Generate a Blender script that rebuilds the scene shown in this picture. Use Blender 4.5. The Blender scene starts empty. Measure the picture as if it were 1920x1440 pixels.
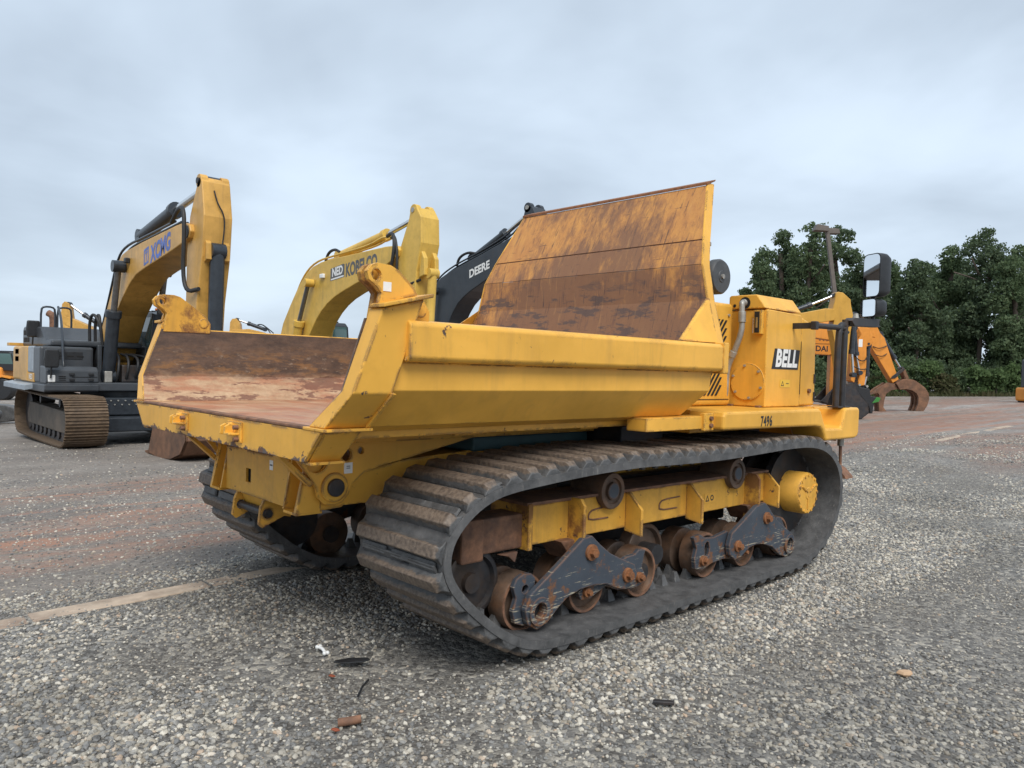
import bpy, bmesh, math, random
from math import sin, cos, pi, radians, sqrt, atan2
from mathutils import Vector, Matrix, noise
from mathutils.geometry import tessellate_polygon

scene = bpy.context.scene
COL = scene.collection
rnd = random.Random(7)

# ---------------------------------------------------------------- camera
CAM = Vector((-2.2, -4.36, 1.6))
YAW, PITCH, ROLL = 0.82229, -0.021206, 0.028493
FW = Vector((cos(YAW), sin(YAW), 0)); RT = Vector((sin(YAW), -cos(YAW), 0))
f = Vector((cos(YAW) * cos(PITCH), sin(YAW) * cos(PITCH), sin(PITCH)))
r = f.cross(Vector((0, 0, 1))).normalized(); u = r.cross(f)
r2 = r * cos(ROLL) + u * sin(ROLL); u2 = u * cos(ROLL) - r * sin(ROLL)
cd = bpy.data.cameras.new("camera"); cam = bpy.data.objects.new("camera", cd); COL.objects.link(cam)
m = Matrix((r2, u2, -f)).transposed().to_4x4(); m.translation = CAM
cam.matrix_world = m
cd.sensor_width = 36; cd.lens = 1430 / 1920 * 36; cd.clip_start = 0.05; cd.clip_end = 3000
scene.camera = cam

# ---------------------------------------------------------------- node helper
def N(nt, typ, props=None, ins=None):
    n = nt.nodes.new("ShaderNode" + typ)
    for k, v in (props or {}).items(): setattr(n, k, v)
    for k, v in (ins or {}).items():
        s = n.inputs[k]
        if isinstance(v, bpy.types.NodeSocket): nt.links.new(v, s)
        elif isinstance(v, bpy.types.Node): nt.links.new(v.outputs[0], s)
        else:
            if hasattr(s.default_value, "__len__") and len(s.default_value) == 4 and len(v) == 3: v = (*v, 1)
            s.default_value = v
    return n
def ramp(nt, fac, stops, interp="LINEAR"):
    n = nt.nodes.new("ShaderNodeValToRGB"); cr = n.color_ramp; cr.interpolation = interp
    while len(cr.elements) < len(stops): cr.elements.new(0.5)
    for e, (p, c) in zip(cr.elements, stops):
        e.position = p; e.color = (c, c, c, 1) if not hasattr(c, "__len__") else (*c[:3], 1)
    nt.links.new(fac if isinstance(fac, bpy.types.NodeSocket) else fac.outputs[0], n.inputs[0])
    return n
def mixc(nt, fac, a, b, blend="MIX"):
    n = nt.nodes.new("ShaderNodeMix"); n.data_type = "RGBA"; n.blend_type = blend
    for i, v in ((0, fac), (6, a), (7, b)):
        s = n.inputs[i]
        if isinstance(v, bpy.types.NodeSocket): nt.links.new(v, s)
        elif isinstance(v, bpy.types.Node): nt.links.new(v.outputs[0], s)
        else:
            s.default_value = v if i == 0 else ((*v[:3], 1) if hasattr(v, "__len__") else (v, v, v, 1))
    return n.outputs[2]
def mth(nt, op, a, b=0.5, clamp=False):
    n = nt.nodes.new("ShaderNodeMath"); n.operation = op; n.use_clamp = clamp
    for i, v in ((0, a), (1, b)):
        if isinstance(v, bpy.types.NodeSocket): nt.links.new(v, n.inputs[i])
        elif isinstance(v, bpy.types.Node): nt.links.new(v.outputs[0], n.inputs[i])
        else: n.inputs[i].default_value = v
    return n.outputs[0]
def mapping(nt, src, scale=(1, 1, 1), rot=(0, 0, 0), loc=(0, 0, 0)):
    return N(nt, "Mapping", None, {0: src, 1: loc, 2: rot, 3: scale}).outputs[0]
def noi(nt, vec, scale, detail=4, rough=0.55, dist=0.0):
    return N(nt, "TexNoise", None, {"Vector": vec, "Scale": scale, "Detail": detail, "Roughness": rough, "Distortion": dist}).outputs[0]

# ---------------------------------------------------------------- world: overcast sky
SUN_EL, SUN_AZ = radians(51), radians(-120)          # azimuth of the sun in the XY plane, from +X
w = bpy.data.worlds.new("World"); scene.world = w; w.use_nodes = True
nt = w.node_tree; nt.nodes.clear()
sky = N(nt, "TexSky", {"sky_type": "NISHITA", "sun_disc": False, "sun_elevation": SUN_EL, "sun_rotation": pi / 2 - SUN_AZ, "dust_density": 2.0})
tc = N(nt, "TexCoord").outputs["Generated"]
sep = N(nt, "SeparateXYZ", None, {0: tc})
zc = mth(nt, "ADD", mth(nt, "MAXIMUM", sep.outputs[2], 0.0), 0.16)
px = mth(nt, "DIVIDE", sep.outputs[0], zc); py = mth(nt, "DIVIDE", sep.outputs[1], zc)
cv = N(nt, "CombineXYZ", None, {0: px, 1: py, 2: 0.0}).outputs[0]
c1 = noi(nt, mapping(nt, cv, (0.62, 0.62, 1), (0, 0, 0.5), (3.1, 1.4, 0)), 1.15, 6, 0.52, 0.35)
c2 = noi(nt, mapping(nt, tc, (1.6, 1.6, 3.0), (0, 0, 0.2), (7.7, 2.2, 0)), 1.5, 4, 0.5, 0.4)
cc = mth(nt, "ADD", mth(nt, "MULTIPLY", c1, 0.5), mth(nt, "MULTIPLY", c2, 0.5))
clouds = ramp(nt, cc, [(0.36, (2.72, 3.2, 3.78)), (0.47, (3.32, 3.9, 4.56)), (0.56, (3.9, 4.55, 5.28)), (0.68, (4.35, 5.05, 5.82))])
skym = mixc(nt, 0.93, sky, clouds.outputs[0])
bg = N(nt, "Background", None, {0: skym, 1: 0.095})
out = N(nt, "OutputWorld", None, {0: bg})

sl = bpy.data.lights.new("sun", "SUN"); sl.energy = 1.5; sl.angle = radians(32); sl.color = (1, 0.965, 0.91)
so = bpy.data.objects.new("sun", sl); COL.objects.link(so)
sd = Vector((cos(SUN_EL) * cos(SUN_AZ), cos(SUN_EL) * sin(SUN_AZ), sin(SUN_EL)))
so.rotation_euler = sd.to_track_quat("Z", "Y").to_euler(); so.location = sd * 30

vs = scene.view_settings
vs.view_transform = "Standard"; vs.look = "None"; vs.exposure = 1.02; vs.gamma = 1; vs.use_curve_mapping = False
scene.cycles.max_bounces = 6; scene.cycles.diffuse_bounces = 3; scene.cycles.glossy_bounces = 3
scene.cycles.transmission_bounces = 4; scene.cycles.transparent_max_bounces = 6
scene.cycles.use_denoising = True
scene.cycles.caustics_reflective = False; scene.cycles.caustics_refractive = False

# ---------------------------------------------------------------- mesh helpers
class MB:
    def __init__(s): s.v = []; s.f = []
    def add(s, vs, fs):
        o = len(s.v); s.v += [tuple(p) for p in vs]; s.f += [tuple(i + o for i in q) for q in fs]; return s
    def box(s, x0, x1, y0, y1, z0, z1):
        return s.add([(x, y, z) for x in (x0, x1) for y in (y0, y1) for z in (z0, z1)],
                     [(0, 1, 3, 2), (4, 6, 7, 5), (0, 4, 5, 1), (2, 3, 7, 6), (0, 2, 6, 4), (1, 5, 7, 3)])
    def loft(s, *loops):
        n = len(loops[0]); vs = [p for l in loops for p in l]; fs = []
        for k in range(len(loops) - 1):
            for i in range(n):
                j = (i + 1) % n; fs.append((k * n + i, k * n + j, (k + 1) * n + j, (k + 1) * n + i))
        fs.append(tuple(range(n))[::-1]); fs.append(tuple((len(loops) - 1) * n + i for i in range(n)))
        return s.add(vs, fs)
    def prism(s, poly, axis, a0, a1, holes=None):
        def P(q, a): return (a, q[0], q[1]) if axis == "x" else (q[0], a, q[1]) if axis == "y" else (q[0], q[1], a)
        if not holes: return s.loft([P(q, a0) for q in poly], [P(q, a1) for q in poly])
        loops = [poly] + holes; flat = [q for l in loops for q in l]; n = len(flat)
        tri = tessellate_polygon([[Vector((q[0], q[1], 0)) for q in l] for l in loops])
        vs = [P(q, a0) for q in flat] + [P(q, a1) for q in flat]; fs = []
        for t in tri: fs.append(t); fs.append(tuple(i + n for i in t)[::-1])
        o = 0
        for l in loops:
            k = len(l)
            for i in range(k):
                j = (i + 1) % k; fs.append((o + i, o + j, o + j + n, o + i + n))
            o += k
        return s.add(vs, fs)
    def cyl(s, p0, p1, r0, r1=None, n=20):
        r1 = r0 if r1 is None else r1
        return s.lathe(p0, p1, [(0, r0), (1, r1)], n)
    def lathe(s, p0, p1, prof, n=24):
        p0 = Vector(p0); p1 = Vector(p1); d = p1 - p0; q = d.to_track_quat("Z", "Y")
        a = q @ Vector((1, 0, 0)); b = q @ Vector((0, 1, 0))
        loops = [[p0 + d * t + (a * cos(2 * pi * i / n) + b * sin(2 * pi * i / n)) * max(rr, 1e-4) for i in range(n)] for t, rr in prof]
        return s.loft(*loops)
    def tube(s, pts, r, n=8):
        pts = [Vector(p) for p in pts]; loops = []; prev = None
        for i, p in enumerate(pts):
            t = (pts[min(i + 1, len(pts) - 1)] - pts[max(i - 1, 0)]).normalized()
            if prev is None:
                a = t.orthogonal().normalized()
            else:
                a = (prev - t * prev.dot(t)).normalized()
            prev = a; b = t.cross(a)
            loops.append([p + (a * cos(2 * pi * k / n) + b * sin(2 * pi * k / n)) * r for k in range(n)])
        return s.loft(*loops)
    def sheet(s, quad): return s.add(quad, [tuple(range(len(quad)))])
    def build(s, name, mat, parent=None, bevel=0, seg=2, smooth=None, ang=35, recalc=True):
        me = bpy.data.meshes.new(name); me.from_pydata(s.v, [], s.f)
        if recalc:
            bm = bmesh.new(); bm.from_mesh(me); bmesh.ops.recalc_face_normals(bm, faces=bm.faces); bm.to_mesh(me); bm.free()
        if smooth:
            for p in me.polygons: p.use_smooth = True
            me.set_sharp_from_angle(angle=radians(smooth))
        o = bpy.data.objects.new(name, me); COL.objects.link(o)
        if mat: me.materials.append(mat)
        if bevel:
            b = o.modifiers.new("bevel", "BEVEL"); b.width = bevel; b.segments = seg; b.limit_method = "ANGLE"; b.angle_limit = radians(ang)
            b.harden_normals = False
        if parent: o.parent = parent
        return o
def empty(name, loc=(0, 0, 0), rz=0):
    o = bpy.data.objects.new(name, None); COL.objects.link(o); o.location = loc; o.rotation_euler.z = rz; o.empty_display_size = 0.2
    return o
def tag(o, label, cat, group=None, kind=None):
    o["label"] = label
    if cat: o["category"] = cat
    if group: o["group"] = group
    if kind: o["kind"] = kind
    return o
def struct(o): o["kind"] = "structure"; return o
def circ(cx, cz, r, n=16, a0=0): return [(cx + r * cos(a0 + 2 * pi * i / n), cz + r * sin(a0 + 2 * pi * i / n)) for i in range(n)]
def linkcopy(o, parent=None, mat=None):
    c = o.copy(); COL.objects.link(c); c.parent = parent
    return c
def smoothpath(pts, it=2, closed=False):
    pts = [Vector(p) for p in pts]
    for _ in range(it):
        q = [] if closed else [pts[0]]
        n = len(pts)
        for i in range(n if closed else n - 1):
            a, b = pts[i], pts[(i + 1) % n]
            q += [a.lerp(b, .25), a.lerp(b, .75)]
        if not closed: q.append(pts[-1])
        pts = q
    return pts
def text_mesh(txt, size, offset=0.0, shear=0.0, extrude=0.0, spacing=1.0):
    cu = bpy.data.curves.new("lettering", "FONT"); cu.body = txt; cu.size = size; cu.offset = offset; cu.shear = shear
    cu.extrude = extrude; cu.space_character = spacing; cu.align_x = "CENTER"; cu.align_y = "CENTER"
    cu.resolution_u = 4; cu.fill_mode = "BOTH"
    o = bpy.data.objects.new("lettering", cu); COL.objects.link(o)
    dg = bpy.context.evaluated_depsgraph_get(); dg.update()
    me = bpy.data.meshes.new_from_object(o.evaluated_get(dg))
    bpy.data.objects.remove(o); bpy.data.curves.remove(cu)
    return me
def lettering(name, txt, size, mat, parent, origin, xdir, ydir, sx=1.0, **kw):
    """flat letters laid in the plane xdir/ydir around origin"""
    me = text_mesh(txt, size, **kw); me.name = name
    xd = Vector(xdir).normalized(); yd = Vector(ydir).normalized(); zd = xd.cross(yd)
    M = Matrix((xd * sx, yd, zd)).transposed().to_4x4(); M.translation = Vector(origin)
    me.transform(M); me.materials.clear(); me.materials.append(mat)
    o = bpy.data.objects.new(name, me); COL.objects.link(o); o.parent = parent
    return o

def ground_z(x, y):
    z = 0.0135 * max(0.0, x - 5) - 0.0274 * max(0.0, y - 1.5)
    if x < 0 and y > 1.5: z += 0.0135 * x * min(1.0, (y - 1.5) / 10)
    return z

# ---------------------------------------------------------------- materials
def newmat(name):
    m = bpy.data.materials.new(name); m.use_nodes = True; nt = m.node_tree; nt.nodes.clear()
    p = N(nt, "BsdfPrincipled"); N(nt, "OutputMaterial", None, {0: p.outputs[0]})
    return m, nt, p
def setp(nt, p, **kw):
    al = dict(col="Base Color", rough="Roughness", metal="Metallic", nor="Normal", spec="Specular IOR Level", coat="Coat Weight", emit="Emission Strength", ecol="Emission Color", tr="Transmission Weight", alpha="Alpha")
    for k, v in kw.items():
        s = p.inputs[al[k]]
        if isinstance(v, bpy.types.NodeSocket): nt.links.new(v, s)
        elif isinstance(v, bpy.types.Node): nt.links.new(v.outputs[0], s)
        else: s.default_value = (*v, 1) if hasattr(v, "__len__") and len(v) == 3 else v
def bump(nt, h, strength=0.3, dist=0.01): return N(nt, "Bump", None, {"Height": h, "Strength": strength, "Distance": dist}).outputs[0]
def sc(c, k): return tuple(x * k for x in c)

def paint(name, col, rough=0.42, chip=(0.075, 0.06, 0.055), chips=0.0, dirt=0.25, dirtcol=(0.16, 0.1, 0.055), edge=0.0, fade=0.12, rust=0.0, zchip=None):
    m, nt, p = newmat(name)
    tc = N(nt, "TexCoord").outputs["Object"]
    big = noi(nt, tc, 1.7, 4, 0.6); fine = noi(nt, tc, 42, 3, 0.6)
    c = mixc(nt, ramp(nt, big, [(0.3, 0.0), (0.7, 1.0)]), sc(col, 1 - fade), tuple(min(1, x * (1 + fade) + 0.01) for x in col))
    # run-off streaks and grime
    st = noi(nt, mapping(nt, tc, (5, 5, 0.5)), 1.6, 6, 0.65, 0.5)
    dm = mth(nt, "MULTIPLY", ramp(nt, st, [(0.52, 0.0), (0.8, 1.0)]), dirt)
    c = mixc(nt, dm, c, dirtcol)
    gr = mth(nt, "MULTIPLY", ramp(nt, noi(nt, tc, 7, 6, 0.7), [(0.52, 0.0), (0.8, 1.0)]), dirt * 0.8)
    c = mixc(nt, gr, c, sc(col, 0.45))
    ro = mth(nt, "ADD", mth(nt, "MULTIPLY", fine, 0.18), rough - 0.08)
    mask = None
    cn = noi(nt, tc, 9, 8, 0.72)
    if chips > 0:
        mask = ramp(nt, cn, [(0.76 - chips * 0.16, 0.0), (0.775 - chips * 0.16, 1.0)]).outputs[0]
    if edge > 0:
        bv = N(nt, "Bevel", {"samples": 4}, {"Radius": 0.03})
        ge = N(nt, "NewGeometry")
        dt = N(nt, "VectorMath", {"operation": "DOT_PRODUCT"}, {0: bv.outputs[0], 1: ge.outputs["Normal"]}).outputs["Value"]
        em = mth(nt, "SUBTRACT", 1.0, dt, True)
        em = mth(nt, "MULTIPLY", em, 5.0 * edge, True)
        em = mth(nt, "MULTIPLY", em, ramp(nt, noi(nt, tc, 4.2, 7, 0.75), [(0.47, 0.0), (0.6, 1.0)]))
        em = ramp(nt, em, [(0.16, 0.0), (0.2, 1.0)]).outputs[0]
        mask = em if mask is None else mth(nt, "MAXIMUM", mask, em)
    if zchip:
        zz = N(nt, "SeparateXYZ", None, {0: tc}).outputs[2]
        lowf = N(nt, "MapRange", None, {0: zz, 1: zchip[1], 2: zchip[0]}).outputs[0]
        blk = noi(nt, mapping(nt, tc, (1, 1, 1.4)), 6.5, 7, 0.72, 0.3)
        zm = ramp(nt, mth(nt, "ADD", blk, mth(nt, "MULTIPLY", lowf, 0.30)), [(0.735, 0), (0.745, 1)]).outputs[0]
        mask = zm if mask is None else mth(nt, "MAXIMUM", mask, zm)
    if mask is not None:
        cc_ = mixc(nt, ramp(nt, noi(nt, tc, 23, 4, 0.6), [(0.4, 0), (0.65, 1)]), chip, sc((0.2, 0.085, 0.035), 0.9))
        c = mixc(nt, mask, c, cc_); ro = mth(nt, "MAXIMUM", ro, mth(nt, "MULTIPLY", mask, 0.8))
    if rust > 0:
        rm = mth(nt, "MULTIPLY", ramp(nt, noi(nt, tc, 3.3, 8, 0.7), [(0.48, 0), (0.58, 1)]), rust)
        c = mixc(nt, rm, c, (0.17, 0.07, 0.03)); ro = mth(nt, "MAXIMUM", ro, mth(nt, "MULTIPLY", rm, 0.85))
    sc1 = noi(nt, mapping(nt, tc, (1.2, 1.2, 26), (0, 0.3, 0)), 2.2, 5, 0.7); sc2 = noi(nt, mapping(nt, tc, (20, 20, 2.0), (0.3, 0.1, 0)), 2.0, 5, 0.7)
    scm = mth(nt, "MULTIPLY", mth(nt, "MAXIMUM", ramp(nt, sc1, [(0.69, 0), (0.73, 1)]), ramp(nt, sc2, [(0.71, 0), (0.75, 1)])), 0.35)
    c = mixc(nt, scm, c, tuple(min(0.8, x * 1.15 + 0.07) for x in col))
    setp(nt, p, col=c, rough=ro, spec=0.35, nor=bump(nt, mth(nt, "ADD", noi(nt, tc, 14, 3, 0.5), mth(nt, "MULTIPLY", noi(nt, tc, 2.2, 2, 0.5), 2.0)), 0.10, 0.012))
    return m

def simple(name, col, rough=0.5, metal=0.0, var=0.25, scale=12, bmp=0.1, dirt=None, dirt_amt=0.5):
    m, nt, p = newmat(name); tc = N(nt, "TexCoord").outputs["Object"]
    n1 = noi(nt, tc, scale, 6, 0.65)
    c = mixc(nt, ramp(nt, n1, [(0.3, 0), (0.7, 1)]), sc(col, 1 - var), sc(col, 1 + var))
    if dirt:
        dn = ramp(nt, noi(nt, tc, scale * 0.35, 8, 0.7), [(0.46, 0), (0.66, 1)])
        c = mixc(nt, mth(nt, "MULTIPLY", dn, dirt_amt), c, dirt)
    setp(nt, p, col=c, rough=mth(nt, "ADD", mth(nt, "MULTIPLY", n1, 0.2), rough - 0.1), metal=metal, nor=bump(nt, n1, bmp, 0.01))
    return m

YEL = (0.745, 0.39, 0.055)
M = {}
M["yellow"] = paint("yellow_paint", YEL, 0.40, chips=0.72, dirt=0.26, edge=1.0)
M["yellow_clean"] = paint("clean_yellow_paint", YEL, 0.38, chips=0.12, dirt=0.2, edge=0.4, fade=0.17)
M["yellow_worn"] = paint("worn_yellow_paint", sc(YEL, 0.95), 0.5, chips=0.8, dirt=0.42, edge=1.3, rust=0.15)
M["yellow_tail"] = paint("chipped_tail_paint", YEL, 0.42, chip=(0.12, 0.105, 0.10), chips=0.45, dirt=0.25, edge=1.0, zchip=(1.13, 1.20))
M["yellow_rust"] = paint("rusted_yellow_paint", sc(YEL, 0.9), 0.55, chips=0.9, dirt=0.5, edge=1.2, rust=0.85)
M["rust"] = simple("rusty_steel", (0.20, 0.098, 0.055), 0.8, 0, 0.5, 14, 0.35, (0.075, 0.05, 0.042), 0.7)
M["rust_orange"] = simple("orange_rust_bolt", (0.24, 0.095, 0.035), 0.75, 0, 0.4, 40, 0.3, (0.1, 0.05, 0.03), 0.6)
M["rust_roller"] = simple("worn_roller_steel", (0.105, 0.07, 0.05), 0.55, 0.2, 0.5, 9, 0.2, (0.22, 0.105, 0.05), 0.7)
M["dark_steel"] = simple("dark_steel", (0.035, 0.035, 0.038), 0.5, 0.3, 0.4, 10, 0.15, (0.10, 0.06, 0.035), 0.55)
M["black_plastic"] = simple("black_plastic", (0.018, 0.019, 0.021), 0.42, 0, 0.3, 20, 0.05)
M["grey_plastic"] = simple("dusty_grey_plastic", (0.06, 0.063, 0.066), 0.55, 0, 0.3, 14, 0.08)
M["rubber_hose"] = simple("black_hose_rubber", (0.02, 0.02, 0.021), 0.6, 0, 0.3, 20, 0.05)
M["galvanised"] = simple("galvanised_pipe", (0.36, 0.35, 0.32), 0.45, 0.35, 0.2, 18, 0.08, (0.2, 0.17, 0.13), 0.4)
M["chrome"] = simple("chrome_rod", (0.62, 0.62, 0.62), 0.16, 1.0, 0.05, 10, 0.0)
M["white"] = simple("white_decal", (0.78, 0.78, 0.76), 0.5, 0, 0.05, 30, 0.0)
M["black_ink"] = simple("black_decal", (0.02, 0.02, 0.022), 0.5, 0, 0.1, 30, 0.0)
M["dark_void"] = simple("unlit_opening", (0.012, 0.011, 0.01), 0.9, 0, 0.2, 10, 0.0)
M["teal"] = simple("teal_tank_paint", (0.028, 0.075, 0.085), 0.5, 0, 0.2, 6, 0.05)
M["mirror"], _nt, _p = newmat("mirror_glass"); setp(_nt, _p, col=(0.86, 0.88, 0.9), metal=1.0, rough=0.02)
M["glass"], _nt, _p = newmat("cab_glass"); setp(_nt, _p, col=(0.25, 0.33, 0.33), rough=0.04, spec=0.8, tr=0.55)

def rubber():
    m, nt, p = newmat("track_rubber"); tc = N(nt, "TexCoord").outputs["Object"]
    ge = N(nt, "NewGeometry")
    w = ge.outputs["Position"]
    n1 = noi(nt, w, 9, 7, 0.7); n2 = noi(nt, w, 60, 3, 0.6)
    c = mixc(nt, ramp(nt, n1, [(0.35, 0), (0.7, 1)]), (0.055, 0.055, 0.056), (0.125, 0.123, 0.122))
    sp = ramp(nt, noi(nt, mapping(nt, w, (18, 18, 5)), 3, 6, 0.7), [(0.58, 0), (0.74, 1)])
    c = mixc(nt, mth(nt, "MULTIPLY", sp, 0.75), c, (0.25, 0.235, 0.215))
    setp(nt, p, col=c, rough=mth(nt, "ADD", mth(nt, "MULTIPLY", n1, 0.3), 0.4), nor=bump(nt, mth(nt, "ADD", n1, mth(nt, "MULTIPLY", n2, 0.3)), 0.3, 0.012))
    return m
M["rubber"] = rubber()
def cleat_rubber():
    """rubber whose ground-contact crown keeps dried mud (object Z = height of the cleat)"""
    m, nt, p = newmat("muddy_cleat_rubber"); tc = N(nt, "TexCoord").outputs["Object"]; w = N(nt, "NewGeometry").outputs["Position"]
    z = N(nt, "SeparateXYZ", None, {0: tc}).outputs[2]
    n1 = noi(nt, w, 11, 7, 0.7); n2 = noi(nt, w, 45, 4, 0.6)
    c = mixc(nt, ramp(nt, n1, [(0.35, 0), (0.7, 1)]), (0.055, 0.055, 0.056), (0.13, 0.13, 0.13))
    mud = mixc(nt, ramp(nt, n2, [(0.35, 0), (0.65, 1)]), (0.085, 0.062, 0.047), (0.20, 0.15, 0.11))
    h = mth(nt, "ADD", mth(nt, "MULTIPLY", z, 26.0), mth(nt, "MULTIPLY", mth(nt, "SUBTRACT", n1, 0.5), 2.2))
    mk = ramp(nt, h, [(0.72, 0), (1.2, 1)])
    c = mixc(nt, mth(nt, "MULTIPLY", mk, 0.9), c, mud)
    setp(nt, p, col=c, rough=mth(nt, "ADD", mth(nt, "MULTIPLY", n1, 0.3), 0.45), nor=bump(nt, mth(nt, "ADD", n1, mth(nt, "MULTIPLY", n2, 0.5)), 0.45, 0.015))
    return m
M["cleat"] = cleat_rubber()

def bogie_mat():
    m, nt, p = newmat("scraped_blue_black_paint"); tc = N(nt, "TexCoord").outputs["Object"]
    base = mixc(nt, noi(nt, tc, 6, 5, 0.6), (0.03, 0.037, 0.05), (0.065, 0.08, 0.10))
    z = N(nt, "SeparateXYZ", None, {0: tc}).outputs[2]
    s1 = noi(nt, mapping(nt, tc, (4, 1, 60), (0, 0.12, 0)), 1.6, 5, 0.7)
    low = ramp(nt, z, [(0.2, 1.0), (0.36, 0.25), (0.5, 0.0)])
    sm = ramp(nt, mth(nt, "ADD", s1, mth(nt, "MULTIPLY", low, 0.13)), [(0.655, 0), (0.70, 1)])
    c = mixc(nt, mth(nt, "MULTIPLY", sm, 0.85), base, (0.48, 0.42, 0.30))
    rs = ramp(nt, mth(nt, "ADD", noi(nt, tc, 11, 6, 0.7), mth(nt, "MULTIPLY", low, 0.1)), [(0.6, 0), (0.68, 1)])
    c = mixc(nt, rs, c, (0.17, 0.075, 0.033))
    bv = N(nt, "Bevel", {"samples": 4}, {"Radius": 0.016}); ge = N(nt, "NewGeometry")
    dt = N(nt, "VectorMath", {"operation": "DOT_PRODUCT"}, {0: bv.outputs[0], 1: ge.outputs["Normal"]}).outputs["Value"]
    em = ramp(nt, mth(nt, "MULTIPLY", mth(nt, "SUBTRACT", 1.0, dt, True), 6.0, True), [(0.25, 0), (0.5, 1)])
    c = mixc(nt, mth(nt, "MULTIPLY", em, ramp(nt, noi(nt, tc, 8, 5, 0.7), [(0.35, 0), (0.55, 1)])), c, (0.2, 0.09, 0.04))
    setp(nt, p, col=c, rough=0.5, nor=bump(nt, s1, 0.12, 0.005)); return m
M["bogie"] = bogie_mat()

def wall_rust():
    m, nt, p = newmat("worn_rusty_body_wall"); tc = N(nt, "TexCoord").outputs["Object"]
    z = N(nt, "SeparateXYZ", None, {0: tc}).outputs[2]
    fn = noi(nt, tc, 34, 6, 0.75); md_ = noi(nt, mapping(nt, tc, (2.6, 2.6, 7)), 2.4, 9, 0.72)
    zz = mth(nt, "ADD", z, mth(nt, "MULTIPLY", mth(nt, "SUBTRACT", noi(nt, mapping(nt, tc, (1, 1, 2)), 2.6, 7, 0.65), 0.5), 0.22))
    up = mixc(nt, ramp(nt, md_, [(0.36, 0), (0.64, 1)]), (0.07, 0.047, 0.037), (0.145, 0.09, 0.062))
    mid = N(nt, "MapRange", None, {0: zz, 1: 1.72, 2: 1.6}).outputs[0]
    oc = ramp(nt, noi(nt, mapping(nt, tc, (2.2, 2.2, 8), (0, 0, 0), (3, 1, 2)), 2.2, 9, 0.7), [(0.5, 0), (0.6, 1)])
    up = mixc(nt, mth(nt, "MULTIPLY", mth(nt, "MULTIPLY", oc, mid), 0.8), up, (0.26, 0.135, 0.055))
    fl = ramp(nt, noi(nt, mapping(nt, tc, (7, 7, 15), (0, 0, 0), (1, 5, 3)), 2.0, 6, 0.75), [(0.58, 0), (0.64, 1)])
    up = mixc(nt, mth(nt, "MULTIPLY", mth(nt, "MULTIPLY", fl, mid), 0.6), up, (0.34, 0.27, 0.2))
    lo = mixc(nt, ramp(nt, md_, [(0.35, 0), (0.65, 1)]), (0.35, 0.20, 0.11), (0.49, 0.335, 0.205))
    lo = mixc(nt, mth(nt, "MULTIPLY", ramp(nt, noi(nt, mapping(nt, tc, (1.5, 1.5, 9), (0, 0, 0), (7, 2, 1)), 2.0, 8, 0.68), [(0.45, 0), (0.58, 1)]), 0.8), lo, (0.35, 0.145, 0.075))
    lo = mixc(nt, mth(nt, "MULTIPLY", ramp(nt, noi(nt, mapping(nt, tc, (1.7, 1.7, 8), (0, 0, 0), (2, 8, 5)), 1.7, 8, 0.66), [(0.53, 0), (0.555, 1)]), 0.85), lo, (0.16, 0.065, 0.04))
    c = mixc(nt, N(nt, "MapRange", None, {0: zz, 1: 1.44, 2: 1.52}).outputs[0], lo, up)
    c = mixc(nt, 0.22, c, mixc(nt, 1.0, c, ramp(nt, fn, [(0.3, 0.45), (0.7, 1.6)]), "MULTIPLY"))
    setp(nt, p, col=c, rough=mth(nt, "ADD", mth(nt, "MULTIPLY", md_, 0.4), 0.4), nor=bump(nt, mth(nt, "ADD", fn, md_), 0.25, 0.012)); return m
M["wall_rust"] = wall_rust()
def floor_mud():
    m, nt, p = newmat("wet_mud_stained_floor"); tc = N(nt, "TexCoord").outputs["Object"]
    fn = noi(nt, tc, 30, 6, 0.75); md_ = noi(nt, tc, 3.2, 8, 0.7)
    c = mixc(nt, ramp(nt, md_, [(0.35, 0), (0.65, 1)]), (0.40, 0.21, 0.11), (0.50, 0.315, 0.185))
    o1 = noi(nt, mapping(nt, tc, (3.0, 0.9, 1), (0, 0, 0.25), (1, 2, 0)), 1.5, 9, 0.68)
    c = mixc(nt, mth(nt, "MULTIPLY", ramp(nt, o1, [(0.42, 0), (0.58, 1)]), 0.9), c, (0.40, 0.15, 0.07))
    c = mixc(nt, mth(nt, "MULTIPLY", ramp(nt, noi(nt, tc, 2.1, 8, 0.68), [(0.58, 0), (0.62, 1)]), 0.6), c, (0.2, 0.085, 0.05))
    c = mixc(nt, 0.2, c, mixc(nt, 1.0, c, ramp(nt, fn, [(0.3, 0.5), (0.7, 1.5)]), "MULTIPLY"))
    setp(nt, p, col=c, rough=ramp(nt, md_, [(0.38, 0.32), (0.6, 0.7)]), nor=bump(nt, mth(nt, "ADD", fn, md_), 0.18, 0.008)); return m
M["floor_mud"] = floor_mud()
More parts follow.
